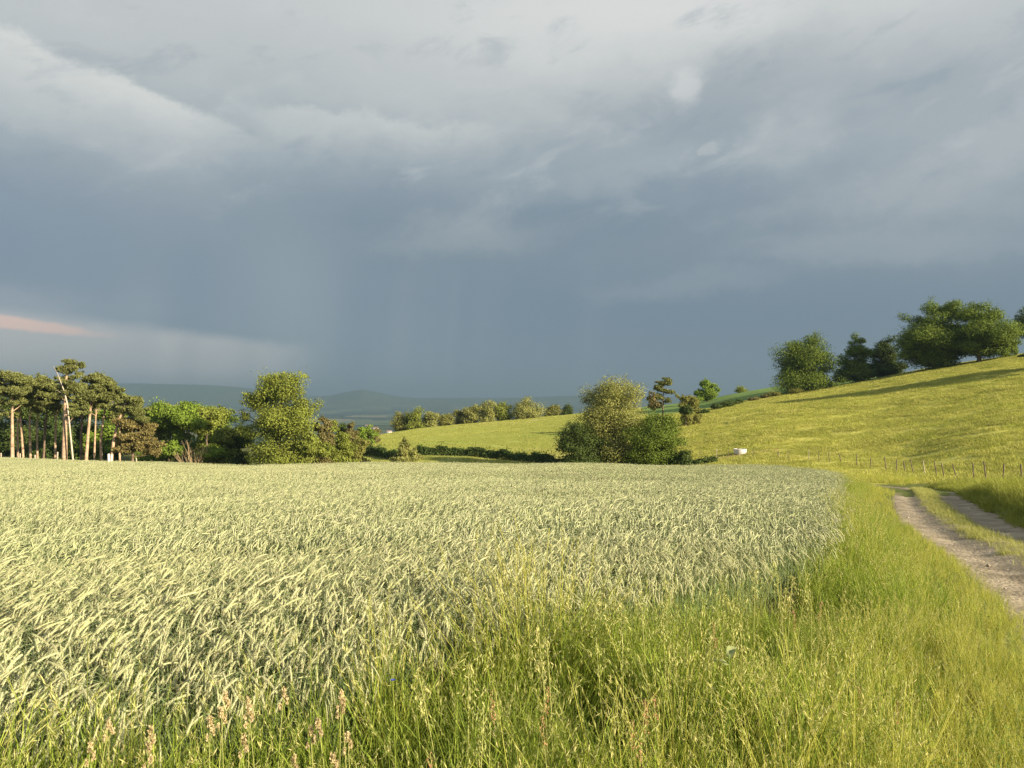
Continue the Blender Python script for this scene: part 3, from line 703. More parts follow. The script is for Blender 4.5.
pine('thin orange pine just left of the forked trunk', 121, 55, [(55,460,0),(55.5,430,0),(57,402,0),(58,388,0)], [(58,395,10,6),(53,403,9,6)], 13, tr=.15, nleaf=2600)
pine('thin pine in the gap between the tilting pine and its right neighbour', 122, 94, [(94,460,0),(95,435,0),(96,412,0),(98,395,0)], [(98,398,11,6),(94,405,9,6)], 14, tr=.14, nleaf=2600)
pine('slim pine almost hidden by the leaning end pine crown', 123, 120, [(120,461,0),(119,440,0),(121,418,0),(121,405,0)], [(121,408,10,6),(116,415,8,6)], 15, tr=.14, nleaf=2600)
# dead pale trunk
def dead():
    d = 109; b = at(74, d); s = d/F
    root = empty('dead_tree', b, 'bare bleached dead trunk crossing in front of the forked pine', 'dead tree')
    mb = MB(); pts = [(74,461),(71.5,445),(69.5,425),(67.5,405),(64.5,392),(60,380),(56.5,371)]
    P = np.array([((u-74)*s, 0, EYE+(HV-v)*s-b[2]) for u, v in pts]); P[0, 2] = -.3
    mb.tube(P, [.125,.115,.105,.095,.08,.06,.02], 7)
    link('trunk', mb.mesh('trunk', ['deadwood'], True), root)
    for (u0, v0, u1, v1) in ((66,398,55,390),(60,380,52,366),(65,392,72,384)):
        mb = MB(); a = np.array([(u0-74)*s, 0, EYE+(HV-v0)*s-b[2]]); c = np.array([(u1-74)*s, .3, EYE+(HV-v1)*s-b[2]])
        q = np.linspace(0, 1, 5)[:, None]; mb.tube(a*(1-q)+c*q+np.sin(q*3.1)*np.array([0, 0, .15]), np.linspace(.06, .015, 5), 5)
        link('branch', mb.mesh('branch', ['deadwood'], True), root)
dead()
# dark wood behind the pines
BW = 'dark trees filling in behind the pines'
for k, (d, lobes, mat, lab) in enumerate([
  (150, [(-10,400,26,18),(-12,430,26,26)], 'leafE', 'dark tree behind the leftmost pine, cut by the photo edge'),
  (142, [(22,412,20,14),(20,438,22,20)], 'leafE', 'dark broadleaf tree in the gap right of the edge pine'),
  (146, [(50,408,20,15),(52,436,22,22)], 'hedge', 'deep shaded tree behind the brown pine trunk'),
  (148, [(80,410,22,14),(80,438,24,22)], 'leafE', 'dark tree behind the forked pine'),
  (140, [(116,392,11,11),(112,412,18,16),(112,440,20,20)], 'leafA', 'green round topped tree peeping above the leaning end pine'),
  (138, [(92,446,13,12)], 'leafA', 'green bush glimpsed between the two slim orange pine trunks'),
  (136, [(60,440,20,16),(36,446,16,12)], 'hedge', 'shaded undergrowth bush left of the thick forked trunk'),
  ]):
    tree('broadleaf_tree' if k < 5 else 'bush', lab, 'tree' if k < 5 else 'bush', d, lobes, lobes[-1][0], 5200 if k < 5 else 2400, .42, mat, BW if k < 5 else None, 60+k, .22, skirt=1.05)
# broadleaf wood left of centre
for k, (d, lobes, bu, mat, lab, n) in enumerate([
  (128, [(158,411,15,9),(162,420,22,14),(152,420,13,10),(164,424,12,12),(154,440,12,14)], 157, 'leafA', 'bright green tree right beside the rusty low pine', 6000),
  (125, [(182,412,18,9),(184,420,22,13),(174,424,13,11),(192,424,13,10),(182,436,14,9)], 184, 'leafA', 'bright green tree with thin bare stems showing below its crown', 6500),
  (131, [(205,412,17,9),(208,420,22,13),(214,420,14,12),(200,428,13,12)], 207, 'leafB', 'olive green tree left of the big tree', 6000),
  (139, [(172,413,24,9),(170,426,24,16)], 170, 'leafB', 'mid green tree filling in behind the two bright green trees', 5200),
  (141, [(198,411,22,8),(204,424,24,16)], 205, 'leafA', 'green tree filling in behind the olive green tree', 5200),
  (123, [(226,438,13,14),(232,452,10,9)], 228, 'leafB', 'mid green bushy tree touching the left foot of the big tree', 4200),
  (134, [(226,416,14,11),(222,436,16,18),(208,442,16,18)], 222, 'leafD', 'dark shaded tree tucked against the left side of the big tree', 5500),
  ]):
    tree('broadleaf_tree', lab, 'tree', d, lobes, bu, n, .34, mat, EDGE, 80+k, .2, limbs=10, skirt=.0 if k == 1 else .95)
tree('bush', 'low bright bush under the tree with bare stems', 'bush', 121, [(172,450,11,9),(160,452,9,9)], 170, 3000, .3, 'leafA', None, 90, .1)
tree('bush', 'low bright bush below the dark tree beside the big tree', 'bush', 120, [(214,453,12,8),(204,456,8,7)], 212, 2800, .3, 'leafA', None, 91, .1)
tree('bush', 'shaded bush in the dark gap left of the big tree', 'bush', 124, [(240,440,13,16)], 240, 3400, .32, 'leafE', None, 92, .12, skirt=1.1)
def scrub():
    d = 118
    root = empty('bare_shrub', at(192, d), 'leafless tan shrub of many thin stems before the bright trees', 'shrub')
    r = np.random.default_rng(5); mb = MB()
    for k in range(26):
        a = np.array([r.normal(0, .5), r.normal(0, .3), -.1]); b = np.array([a[0]*2.2+r.normal(0, .8), r.normal(0, .6), r.uniform(2.2, 4.2)])
        q = np.linspace(0, 1, 6)[:, None]; P = a*(1-q)+b*q+np.sin(q*3.1)*r.normal(0, .25, 3); mb.tube(P, np.linspace(.05, .012, 6), 4)
        for _ in range(2):
            i = r.integers(2, 5); c = P[i]+np.array([r.normal(0, .5), r.normal(0, .4), r.uniform(.4, 1.1)]); mb.tube(np.stack([P[i], (P[i]+c)/2+[0, 0, .06], c]), [.02, .014, .008], 3)
    link('stems', mb.mesh('stems', [M('tan twigs', (.36,.27,.16), .85, .1, var=.25)]), root)
scrub()
# the big tree
tree('broadleaf_tree', 'big rounded tree standing tallest at the middle of the far field edge', 'tree', 114,
     [(272,381,20,12),(290,378,14,10),(266,395,17,12),(296,396,18,14),(305,412,14,16),(281,410,20,16),(254,402,13,10,.5),(246,415,9,9),(286,432,24,16),(264,434,18,14),(302,438,16,16),(276,452,26,12),(250,432,10,12,1),(280,390,30,17),(256,400,16,14),(284,420,34,14),(268,424,22,12),(300,426,20,12)], 279, 17000, .27, 'leafB', EDGE, 100, .38, clump=.40, limbs=16, skirt=.8)
tree('bush', 'reddish brown shrub leaning on the right flank of the big tree', 'shrub', 117, [(322,426,9,8),(325,440,9,12)], 324, 2600, .28, 'leafR', None, 101, .1, skirt=.95)
tree('bush', 'green shrub at the right foot of the big tree', 'shrub', 113, [(312,448,12,13),(326,452,10,9)], 315, 3800, .27, 'leafB', None, 102, .1)
tree('bush', 'rounded pale green shrub left of the hedge', 'shrub', 122, [(340,442,11,11),(346,450,13,9),(333,452,9,9)], 341, 4200, .27, 'leafB', None, 103, .1, skirt=.95)
tree('bush', 'smaller olive shrub against the pale green shrub', 'shrub', 124, [(360,446,9,9),(355,452,9,8)], 359, 2600, .27, 'leafF', None, 104, .1, skirt=.95)
RB = 'trees beyond the shrubs right of the big tree'
for k, (d, lobes, mat, lab) in enumerate([
  (170, [(330,428,10,9),(330,442,11,12)], 'leafB', 'olive tree just beyond the reddish shrub'),
  (175, [(341,429,7,6),(345,436,8,10)], 'leafE', 'dark small tree with pointed top beyond the pale shrub'),
  (172, [(350,426,5,6),(350,436,7,9)], 'leafR', 'brownish narrow tree beyond the pale shrub'),
  (178, [(364,429,9,6),(360,436,10,9),(372,433,7,6)], 'leafA', 'green tree nearest the gap to the valley'),
  (185, [(376,431,4,4),(374,436,6,5)], 'leafR', 'tiny brownish tree at the end beside the open meadow'),
  ]):
    tree('small_tree', lab, 'tree', d, lobes, lobes[-1][0], 2600, .34, mat, RB, 110+k, .12, skirt=.9)
# pale shrub in front of the meadow
tree('bush', 'isolated pale shrub in front of the green meadow', 'shrub', 119, [(405,444,8,6),(404,452,9,8),(413,456,9,6),(397,457,6,6)], 405, 4200, .24, 'leafC', None, 120, .1, skirt=.95)
# row of trees at the top of the meadow
ROW = 'row of trees along the top of the meadow'
for k, (d, lobes, mat, lab, n) in enumerate([
  (250, [(403,420,9,10),(398,426,7,7)], 'leafF', 'round leftmost tree of the meadow top row', 2600),
  (248, [(416,417,9,9),(413,424,8,8)], 'leafB', 'second bushy tree from the left end of the meadow top row', 2600),
  (250, [(430,418,10,9),(427,424,9,7)], 'leafC', 'pale wide tree third along the meadow top row', 2800),
  (252, [(445,420,8,8)], 'leafF', 'small tree before the first gap in the meadow top row', 2000),
  (258, [(460,416,7,8),(463,420,7,6)], 'leafF', 'small tree just after the first gap in the meadow top row', 1900),
  (255, [(472,411,9,9),(472,418,9,7)], 'leafC', 'pale tree left in the tall middle clump of the meadow row', 2600),
  (254, [(486,409,9,9),(486,416,10,7)], 'leafC', 'middle tree of the tall clump in the meadow row', 2600),
  (256, [(501,408,10,9),(502,415,10,7)], 'leafB', 'greener right hand tree of the tall clump in the meadow row', 2800),
  (254, [(524,404,10,8),(528,411,16,8),(518,412,8,7)], 'leafC', 'widest single tree standing apart in the meadow top row', 3800),
  (262, [(553,410,9,6),(551,413,8,5)], 'leafF', 'low round tree near the right end of the meadow row', 2200),
  (262, [(569,409,5,6),(566,412,5,5)], 'leafE', 'last small dark tree of the meadow row beside the willow', 1500),
  ]):
    tree('row_tree', lab, 'tree', d, lobes, lobes[0][0], n, .40, mat, ROW, 130+k, .16, clump=.36, skirt=1.05)
# willows in the middle
tree('willow_tree', 'tall pale willow bush in the middle of the far field edge', 'tree', 116,
     [(618,394,18,14),(596,402,12,12),(622,398,27,16),(614,411,31,14),(630,420,17,16),(608,414,22,16),(628,424,12,18),(613,400,30,18),(609,428,31,24),(606,436,22,18),(622,448,20,14)], 614, 17000, .22, 'leafC', EDGE, 150, .28, clump=.36, limbs=14, skirt=.95)
tree('willow_tree', 'dark low willow spreading at the left foot of the pale willow', 'tree', 113,
     [(576,432,13,11),(568,446,12,14),(586,450,15,12),(596,440,10,14),(579,444,20,18)], 580, 9000, .22, 'leafE', EDGE, 151, .16, clump=.36, skirt=.95)
tree('willow_tree', 'round dark green bush right of the pale willow', 'tree', 111,
     [(658,424,20,13),(652,438,20,18),(668,440,17,17),(640,450,12,12),(662,453,22,9),(658,437,25,24)], 657, 12500, .22, 'leafD', EDGE, 152, .18, clump=.36, skirt=.95)
tree('pine_tree', 'lone dark pine above the round bush on the slope', 'pine tree', 165,
     [(664,382,8,5),(658,388,7,4),(668,391,8,4),(660,397,8,4),(667,401,7,4)], 663, 3600, .36, 'needles', None, 153, .16, 'greybark', .36, True)
tree('bush', 'rust coloured low tree at the left foot of the lone pine', 'small tree', 163, [(651,397,6,5),(655,405,9,7)], 655, 2000, .34, 'leafR', None, 154, .1, skirt=.95)
tree('small_tree', 'brownish green bushy tree at the lower end of the hill hedge', 'small tree', 160, [(683,400,7,6),(693,402,9,7),(688,408,10,8)], 688, 3600, .32, 'leafF', None, 155, .12, skirt=.95)
tree('small_tree', 'dark low shrub below the brownish tree at the hedge end', 'shrub', 158, [(686,411,7,5)], 686, 1400, .3, 'leafE', None, 158, .1)
tree('round_tree', 'rounded green tree standing alone on the crest', 'tree', 235, [(708,386,9,8),(713,389,7,8),(700,391,7,7),(707,393,12,6)], 707, 4200, .38, 'leafA', None, 156, .2, skirt=.95)
tree('bush', 'tiny bush on the skyline of the dark green field', 'bush', 262, [(741,390,7,3.2)], 741, 900, .3, 'leafB', None, 157, .06, skirt=.95)
# hilltop trees
tree('oak_tree', 'dark rounded tree at the left end of the hilltop row', 'tree', 196,
     [(806,347,17,12),(806,360,26,18),(800,356,16,12),(816,358,14,13),(790,368,13,11),(808,372,22,11),(826,368,10,10),(783,376,8,7)], 807, 11000, .36, 'leafD', HILL, 160, .3, clump=.4, skirt=1.0)
tree('oak_tree', 'narrow tree with lit peak between the rounded tree and the big oaks', 'tree', 198,
     [(857,340,8,8),(852,350,11,9),(864,354,9,9),(848,364,11,9),(860,366,14,9)], 856, 6000, .36, 'leafD', HILL, 161, .22, clump=.4, skirt=.95)
tree('oak_tree', 'darker small tree tucked against the left side of the big oaks', 'tree', 200,
     [(885,344,9,8),(876,353,9,9),(888,357,11,10),(878,366,11,7),(894,364,8,8)], 883, 6000, .36, 'leafE', HILL, 162, .22, clump=.4, skirt=.95)
tree('oak_tree', 'wide dark oak with low spreading crown, left of the hilltop pair', 'oak', 186,
     [(930,316,20,12),(946,310,20,10),(915,324,14,13),(936,330,24,14),(908,342,12,12),(926,348,20,10),(950,336,18,16),(946,353,18,8),(904,354,10,8),(958,316,16,11),(924,357,18,6),(958,352,12,9),(930,340,30,22)], 938, 15000, .36, 'leafD', HILL, 163, .5, clump=.38, limbs=14, skirt=.75)
tree('oak_tree', 'sunlit oak with visible trunk, right of the hilltop pair', 'oak', 180,
     [(972,313,16,12),(990,322,16,12),(1004,334,14,13),(976,332,20,14),(996,342,18,10),(966,346,16,9),(1012,343,9,11),(990,350,20,7),(968,350,14,9),(1006,352,12,6),(985,335,30,20)], 979, 15000, .35, 'leafD', HILL, 164, .42, clump=.38, limbs=14)
tree('oak_tree', 'dark tree cut off by the right edge of the photo', 'tree', 235, [(1022,318,9,9),(1034,326,18,14),(1024,332,12,9)], 1030, 4200, .4, 'leafE', HILL, 165, .3, clump=.4)
tree('bush', 'small dark bush on the pasture at the right photo edge', 'bush', 170, [(1024,361,5,4)], 1024, 900, .26, 'leafE', None, 166, .06)
tree('oak_tree', 'oak beyond the right edge that throws a long shadow over the pasture', 'oak', 140,
     [(1105,306,28,16),(1088,319,22,14),(1128,319,24,14),(1106,332,30,12)], 1106, 9000, .42, 'leafD', HILL, 167, .45, clump=.38)
tree('bush', 'dark undergrowth between the trunks of the hilltop trees', 'bush', 199, [(900,366,8,4),(872,370,10,4)], 886, 1600, .3, 'leafE', None, 168, .06)

# bushes along the hill hedge line
for k, (u, v, ru, rv, d, mat, lab) in enumerate([
  (703,412,6,2.5,180,'hedge','low hedge tuft beside the brownish tree'),
  (716,406.5,6,3.4,184,'leafE','round dark bush first up the hill hedge'),
  (729,404,9,4.2,187,'leafE','widest dark bush in the lower hill hedge'),
  (739,402.5,4,3,188,'hedge','small bush leaning on the widest hedge bush'),
  (755,399.5,6,2.5,190,'leafR','brownish tuft halfway along the lower hill hedge'),
  (766,396.5,5,2.5,190,'leafR','brownish tuft beyond the middle of the lower hedge'),
  (775,394.5,7,2.6,190,'leafF','olive tuft near the rounded hilltop tree'),
  (795,391,7,2.4,190,'leafF','olive tuft just below the rounded hilltop tree'),
  (814,386,3,2.6,190,'hedge','tiny dark tuft alone in the grass below the rounded tree'),
  (829,383.5,4,2.4,191,'hedge','small dark hedge tuft right of the rounded tree'),
  (842,379.5,7,3.6,192,'hedge','dark hedge clump under the narrow tree'),
  (855,377,7,3.6,193,'hedge','dark hedge clump right beneath the lit peak'),
  (868,373.5,8,3.8,194,'hedge','dark hedge clump at the upper end of the hedge'),
  (882,370.5,8,3.8,196,'leafE','dark hedge clump under the tucked tree'),
  (897,367.5,8,3.6,198,'leafE','hedge clump joining the wide oak')]):
    tree('hedge_bush', lab, 'bush', d, [(u, v, ru, rv)], u, 900, .28, mat, 'bushes of the hedge climbing the hill', 180+k, .05, limbs=3)

# hedge below the meadow (one clipped-by-nothing thicket line each side of the pale shrub)
def hedge_line(label, pts, h, seed, mat='hedge'):
    r = np.random.default_rng(seed); P = np.array([((u-512)/F*d, d) for u, d in pts]); Qh, th = resample(P, .3)
    b = np.array([*Qh[len(Qh)//2], 0]); b[2] = float(H(b[0], b[1])); mb = MB()
    n = int(th[-1]*430); k = r.integers(0, len(Qh), n); hh = h*(.72+.45*vnoise(th[k]/3.3, th[k]*0, seed))*(.72+.6*vnoise(th[k]/.5, th[k]*0, seed+3))*(1+.5*(r.random(n) < .04))
    lat = r.normal(0, .45, n); zz = hh*np.sqrt(np.clip(1-(lat/1.2)**2, .05, 1))*r.random(n)**.6
    pos = np.stack([Qh[k, 0]+r.normal(0, .2, n), Qh[k, 1]+lat, H(Qh[k, 0], Qh[k, 1]+lat)+zz], 1)-b
    mb.cards(pos, np.stack([r.normal(0, .6, n), lat*1.2+r.normal(0, .5, n), .5+r.normal(0, .5, n)], 1), .26*r.uniform(.7, 1.5, n), .17, r)
    tag(link('hedge', mb.mesh('hedge', [mat]), None, b), label, 'hedge')
hedge_line('dark low hedge between the isolated pale shrub and the willow', [(414,143),(440,141),(470,138),(500,134),(530,128),(562,121)], 1.45, 300)
hedge_line('short dark hedge left of the isolated pale shrub', [(362,146),(375,143),(388,138),(398,134)], 1.6, 301)
hedge_line('dark weedy strip right of the round bush at the field edge', [(682,104),(698,103),(716,103)], 1.0, 302, 'leafE')
hedge_line('shaded bramble strip under the willow bushes', [(548,115),(580,114),(620,113),(660,112),(690,108)], 1.6, 303, 'leafE')

# ------------------------------------------------------------------ fence, stakes, trough, houses
def fence():
    r = np.random.default_rng(41)
    b = at(900, 78); root = empty('wire_fence', b, 'old wire fence on leaning weathered posts below the pasture', 'fence')
    tops = []
    for i, (u, d) in enumerate(FENCE_UD):
        p = at(u, d); hgt = 1.3*r.uniform(.88, 1.1); lean = {842: -.32, 887: -.22, 915: -.35, 926: -.25, 906: -.2, 937.6: -.22, 945: -.28, 958: -.38, 974: -.1, 987: -.12}.get(u, r.normal(0, .05))
        rad = .048 if u > 835 else .036
        if u == 778.6: rad, hgt = .05, 1.0
        q = np.linspace(0, 1, 6)[:, None]; P = np.array([0, 0, -.35])*(1-q)+np.array([lean*hgt, r.normal(0, .08), hgt])*q+r.normal(0, .012, (6, 3)); P = P+(p-b)
        mb = MB(); mb.tube(P, rad*np.array([1.05, 1, 1.0, .96, .95, .9]), 7)
        light = u in (716, 740, 809, 926) 
        link('post', mb.mesh('post', ['palepost' if light else 'post'], True), root)
        tops.append((P[1], P[-1]))
    for f in (.38, .65, .92):
        mb = MB(); pts = []
        for a, c in tops: pts.append(a*(1-f)+c*f)
        full = []
        for p, q in zip(pts[:-1], pts[1:]):
            for t_ in np.linspace(0, 1, 5)[:-1]: full.append(p*(1-t_)+q*t_-np.array([0, 0, .05*4*t_*(1-t_)]))
        full.append(pts[-1]); mb.tube(full, .004, 4); link('wire', mb.mesh('wire', ['wire']), root)
fence()
for k, (u, d, top, mat, lab, rad) in enumerate([
  (1, 107, 453, 'palepost', 'pale stake at the left edge of the photo before the pines', .09),
  (20, 107, 453.5, 'palepost', 'pale stake between the first two pine trunks', .09),
  (35, 107, 455, 'palepost', 'short pale stake left of the dull brown pine', .11),
  (57, 107, 452, 'palepost', 'pale stake just left of the forked pine', .1),
  (136.5, 107, 458, 'palepost', 'pale stake before the rusty low pine', .08),
  (109, 106, 454, 'whitepost', 'white painted post at the foot of the leaning end pine', .17),
  (111.5, 107.5, 454.5, 'whitepost', 'second slimmer white post touching the white painted post', .09)]):
    p = at(u, d); h = EYE+(HV-top)*d/F-p[2]; mb = MB(); rr2 = np.random.default_rng(k)
    q = np.linspace(0, 1, 5); mb.tube(np.stack([rr2.normal(0, .04)*q, 0*q, -.2+(h+.2)*q], 1), rad*np.array([1.05, 1, 1, .98, .94]), 9)
    o = link('wooden_stake' if k < 5 else 'white_post', mb.mesh('stake', [mat], True), None, p); tag(o, lab, 'stake' if k < 5 else 'post', 'stakes along the field edge by the pines')
def trough():
    p = at(740, 108); root = empty('water_tank', p, 'round white water tank standing in the pasture', 'water tank')
    rad = .86; h = .66; n = 40; th = np.arange(n)*2*math.pi/n
    prof = [(0, .02), (rad*.97, 0), (rad, .05), (rad, .3), (rad*1.012, .32), (rad*1.012, .36), (rad, .38), (rad, .5), (rad*1.012, .52), (rad*1.012, .55), (rad, .57), (rad, h), (rad*.95, h), (rad*.95, .4)]
    mb = MB(); V = [(a*math.cos(t_), a*math.sin(t_), z) for a, z in prof for t_ in th]
    mb.add(V, [(i*n+j, i*n+(j+1) % n, (i+1)*n+(j+1) % n, (i+1)*n+j) for i in range(len(prof)-1) for j in range(n)])
    link('shell', mb.mesh('shell', ['tank'], True), root)
    mb = MB(); P = [(rad*1.0*math.cos(t_), rad*1.0*math.sin(t_), h+.02) for t_ in np.append(th, th[:1])]; mb.tube(P, .05, 6, 0, False); link('rim', mb.mesh('rim', ['tank'], True), root)
    mb = MB(); mb.add([(0, 0, .55)]+[(rad*.96*math.cos(t_), rad*.96*math.sin(t_), .55) for t_ in th], None, [(0, j+1, (j+1) % n+1) for j in range(n)]); link('water', mb.mesh('water', ['water']), root)
    # trodden earth round it
    mb = MB(); r = np.random.default_rng(9); V = []; F_ = []
    kx, ky = 50, 12
    for i in range(kx):
        for j in range(ky):
            a = -4.2+9.2*i/(kx-1); w_ = .95*math.sqrt(max(0, 1-(a-.4)**2/21.5)); bq = -w_+2*w_*j/(ky-1)-.7
            X, Y = p[0]+a, p[1]+bq+.15*math.sin(a*2.2); V.append((X, Y, float(H(X, Y))+.05))
    q = [(i*ky+j, (i+1)*ky+j, (i+1)*ky+j+1, i*ky+j+1) for i in range(kx-1) for j in range(ky-1)]
    mb.add(V, q); tag(link('bare_earth', mb.mesh('bare_earth', ['hay'], True)), kind='structure')
trough()
def house(u, d, w, h, lab, seed):
    p = at(u, d); root = empty('house', p, lab, 'house', 'pale houses far down in the valley'); D = w*.7
    mb = MB(); x, y = w/2, D/2
    V = [(-x,-y,-3),(x,-y,-3),(x,y,-3),(-x,y,-3),(-x,-y,h),(x,-y,h),(x,y,h),(-x,y,h),(-x,0,h+D*.32),(x,0,h+D*.32)]
    mb.add(V, [(0,1,5,4),(1,2,6,5),(2,3,7,6),(3,0,4,7)], [(4,8,7),(5,6,9)]); link('wall', mb.mesh('wall', ['house']), root)
    mb = MB(); e = .6; z = -e*.64
    V = [(-x-e,-y-e,h+z),(x+e,-y-e,h+z),(x+e,0,h+D*.32+.1),(-x-e,0,h+D*.32+.1),(-x-e,y+e,h+z),(x+e,y+e,h+z)]
    V2 = [(a, b_, c+.3) for a, b_, c in V]
    mb.add(V+V2, [(6,7,8,9),(9,8,11,10),(3,2,1,0),(4,5,2,3),(0,1,7,6),(5,4,10,11)], None); link('roof', mb.mesh('roof', ['rooft']), root)
    for k in range(2):
        mb = MB(); a = -x*.5+k*x; mb.add([(a-.7,-y-.05,1.2),(a+.7,-y-.05,1.2),(a+.7,-y-.05,3),(a-.7,-y-.05,3)], [(0,1,2,3)]); link('window', mb.mesh('window', ['dark']), root)
    root.rotation_euler.z = math.radians((seed*37) % 50-10)
house(324, 2500, 16, 7, 'pale valley house nearest the big tree', 1)
house(333.3, 2550, 14, 8, 'small bright valley house, second from the big tree', 2)
house(337.5, 2450, 20, 7, 'long low valley house between the small bright one and the meadow', 3)
house(375, 2350, 17, 6, 'valley house lowest and nearest the meadow gap', 4)
house(389, 2050, 14, 5, 'valley house right beside the leftmost row tree', 5)
house(368, 2600, 18, 6, 'faint pale valley house below the dark hump', 6)

# ------------------------------------------------------------------ individual plants in the foreground
def plant_heads(label, group, cat, name, spots, kind, r):
    for (u, v, d, hgt) in spots:
        x, y = (u-512)/F*d, d; zg = float(H(x, y)); ztop = EYE+(HV-v)*d/F; hgt = max(.25, ztop-zg)
        root = empty(name, (x, y, zg-.02), label, cat, group)
        st, hd, lf = MB(), MB(), MB()
        lean = r.normal(.0, .07); az = r.uniform(0, 6.28)
        q = np.linspace(0, 1, 8)[:, None]; top = np.array([hgt*lean, hgt*r.normal(0, .05), hgt]); P = top*q+np.sin(q*3.14)*r.normal(0, .02, 3)
        st.tube(P, np.linspace(.0024, .0012, 8)*(1.5 if kind == 'oat' else 1), 4)
        up = np.array([lean, 0, 1.])
        if kind == 'cocksfoot':
            for k, (zz, off, sz, n) in enumerate(((0, 0, 1., 90), (-.030, .010, .8, 60), (-.055, -.013, .6, 40))):
                c0 = P[-1]+np.array([off, r.normal(0, .004), zz])
                pos = c0+np.clip(r.normal(0, 1, (n, 3)), -1.6, 1.6)*np.array([.0048, .0048, .0115])*sz; d_ = up+r.normal(0, .5, (n, 3))
                hd.cards(pos, r.normal(size=(n, 3)), .011, .0062, r, 0, .15, d_)
                if k: st.tube(np.stack([P[-1]+[0, 0, zz-.04], c0]), [.0011, .0009], 3)
        elif kind == 'oat':
            n = 80; f = r.random(n)[:, None]; w = .008+.018*np.sin(f*3.14)
            pos = P[-1]-up*.20*f+r.normal(0, 1, (n, 3))*w*np.array([1, 1, .4]); d_ = up+r.normal(0, .35, (n, 3))
            hd.cards(pos, r.normal(size=(n, 3)), .027*r.uniform(.7, 1.3, n), .006, r, 0, .15, d_)
        else:  # sorrel
            n = 60; f = r.random(n)[:, None]; pos = P[-1]-up*.13*f+r.normal(0, .006, (n, 3)); hd.cards(pos, r.normal(size=(n, 3)), .009, .007, r, 0, .1)
        for k in range(3 if kind != 'sorrel' else 4):
            i = r.integers(1, 5); lf.blade(tuple(P[i]), r.uniform(0, 6.28), r.uniform(.15, .28), .006, r.uniform(.6, 1.6), 4, 0, .3)
        link('stem', st.mesh('stem', ['gpan']), root); link('seed_head', hd.mesh('seed_head', [{'cocksfoot': 'pinkseed', 'oat': 'straw', 'sorrel': 'sorrel'}[kind]]), root)
        link('blades', lf.mesh('blades', ['gleaf' if kind != 'oat' else 'yleaf']), root)
rp = np.random.default_rng(77)
plant_heads('pinkish tufted grass head on a thin stem before the dark wheat stalks', 'pinkish tufted grass heads at the bottom of the photo', 'grass plant', 'cocksfoot_grass',
  [(80,733,2.75,0),(86,746,2.7,0),(129,722,2.8,0),(135,744,2.75,0),(190,735,2.75,0),(207,702,2.9,0),(226,699,2.95,0),(247,706,2.9,0),(276,695,3.0,0),(273,704,2.95,0),(336,699,3.0,0),(353,688,3.05,0),(332,713,2.95,0),(353,730,2.85,0),(334,742,2.8,0),(303,733,2.85,0),(275,754,2.75,0),(217,717,2.85,0)], 'cocksfoot', rp)
plant_heads('tall straw coloured oat grass stem rising above the green verge', 'tall straw coloured grass stems in the verge', 'grass plant', 'oat_grass',
  [(757,566,5.2,0),(768,585,5.0,0),(778,572,5.3,0),(785,560,5.4,0),(790,570,5.5,0),(800,590,5.6,0),(749,618,4.6,0),(720,590,4.9,0),(740,596,4.9,0),(447,660,3.4,0),(462,664,3.4,0),(470,690,3.3,0),(655,585,4.8,0),(672,576,4.9,0),(668,600,4.7,0),(612,630,4.2,0),(623,628,4.2,0),(540,630,3.8,0),(550,640,3.7,0),(688,640,4.2,0),(702,628,4.4,0)], 'oat', rp)
plant_heads('rusty red sorrel spike standing among the green verge grass', 'rusty sorrel spikes scattered in the verge', 'sorrel', 'sorrel_plant',
  [(744,622,4.4,0),(797,608,5.0,0),(810,600,5.4,0),(865,678,4.4,0),(893,694,4.3,0),(655,690,3.6,0),(676,690,3.7,0),(634,700,3.5,0),(653,740,3.3,0),(640,716,3.4,0),(561,710,3.3,0),(492,690,3.3,0),(537,680,3.5,0),(432,748,2.9,0),(505,765,2.95,0)], 'sorrel', rp)
def big_leaf():
    d = 4.4; u, v = 729, 655; x = (u-512)/F*d; zg = float(H(x, d)); z = EYE+(HV-v)*d/F-zg
    root = empty('broadleaf_weed', (x, d, zg), 'weed with one broad pale blue green leaf among the tall grass', 'weed')
    mb = MB(); mb.tube([(0, 0, 0), (.01, 0, z*.5), (0, 0, z)], [.006, .005, .003], 6); link('stem', mb.mesh('stem', ['weed'], True), root)
    for k, (az, L, W, dz, tl) in enumerate(((.9, .11, .06, -.02, .9), (2.7, .085, .04, -.06, .5)  )):
        mb = MB(); n = 9; m_ = 7; V = []
        for i in range(n):
            f = i/(n-1); w = W*math.sin(math.pi*min(1, f*.93+.05))**.8
            for j in range(m_):
                g = (j/(m_-1)-.5); px = L*f*math.cos(tl*(1-.6*f)); pz = L*f*math.sin(tl*(1-.6*f))+abs(g)*w*.4+.006*math.sin(9*f+5*g)
                V.append((px*math.cos(az)-g*w*math.sin(az), px*math.sin(az)+g*w*math.cos(az), z+dz+pz))
        mb.add(V, [(i*m_+j, (i+1)*m_+j, (i+1)*m_+j+1, i*m_+j+1) for i in range(n-1) for j in range(m_-1)]); link('leaf', mb.mesh('leaf', ['pale_leaf' if k < 2 else 'weed'], True), root)
big_leaf()
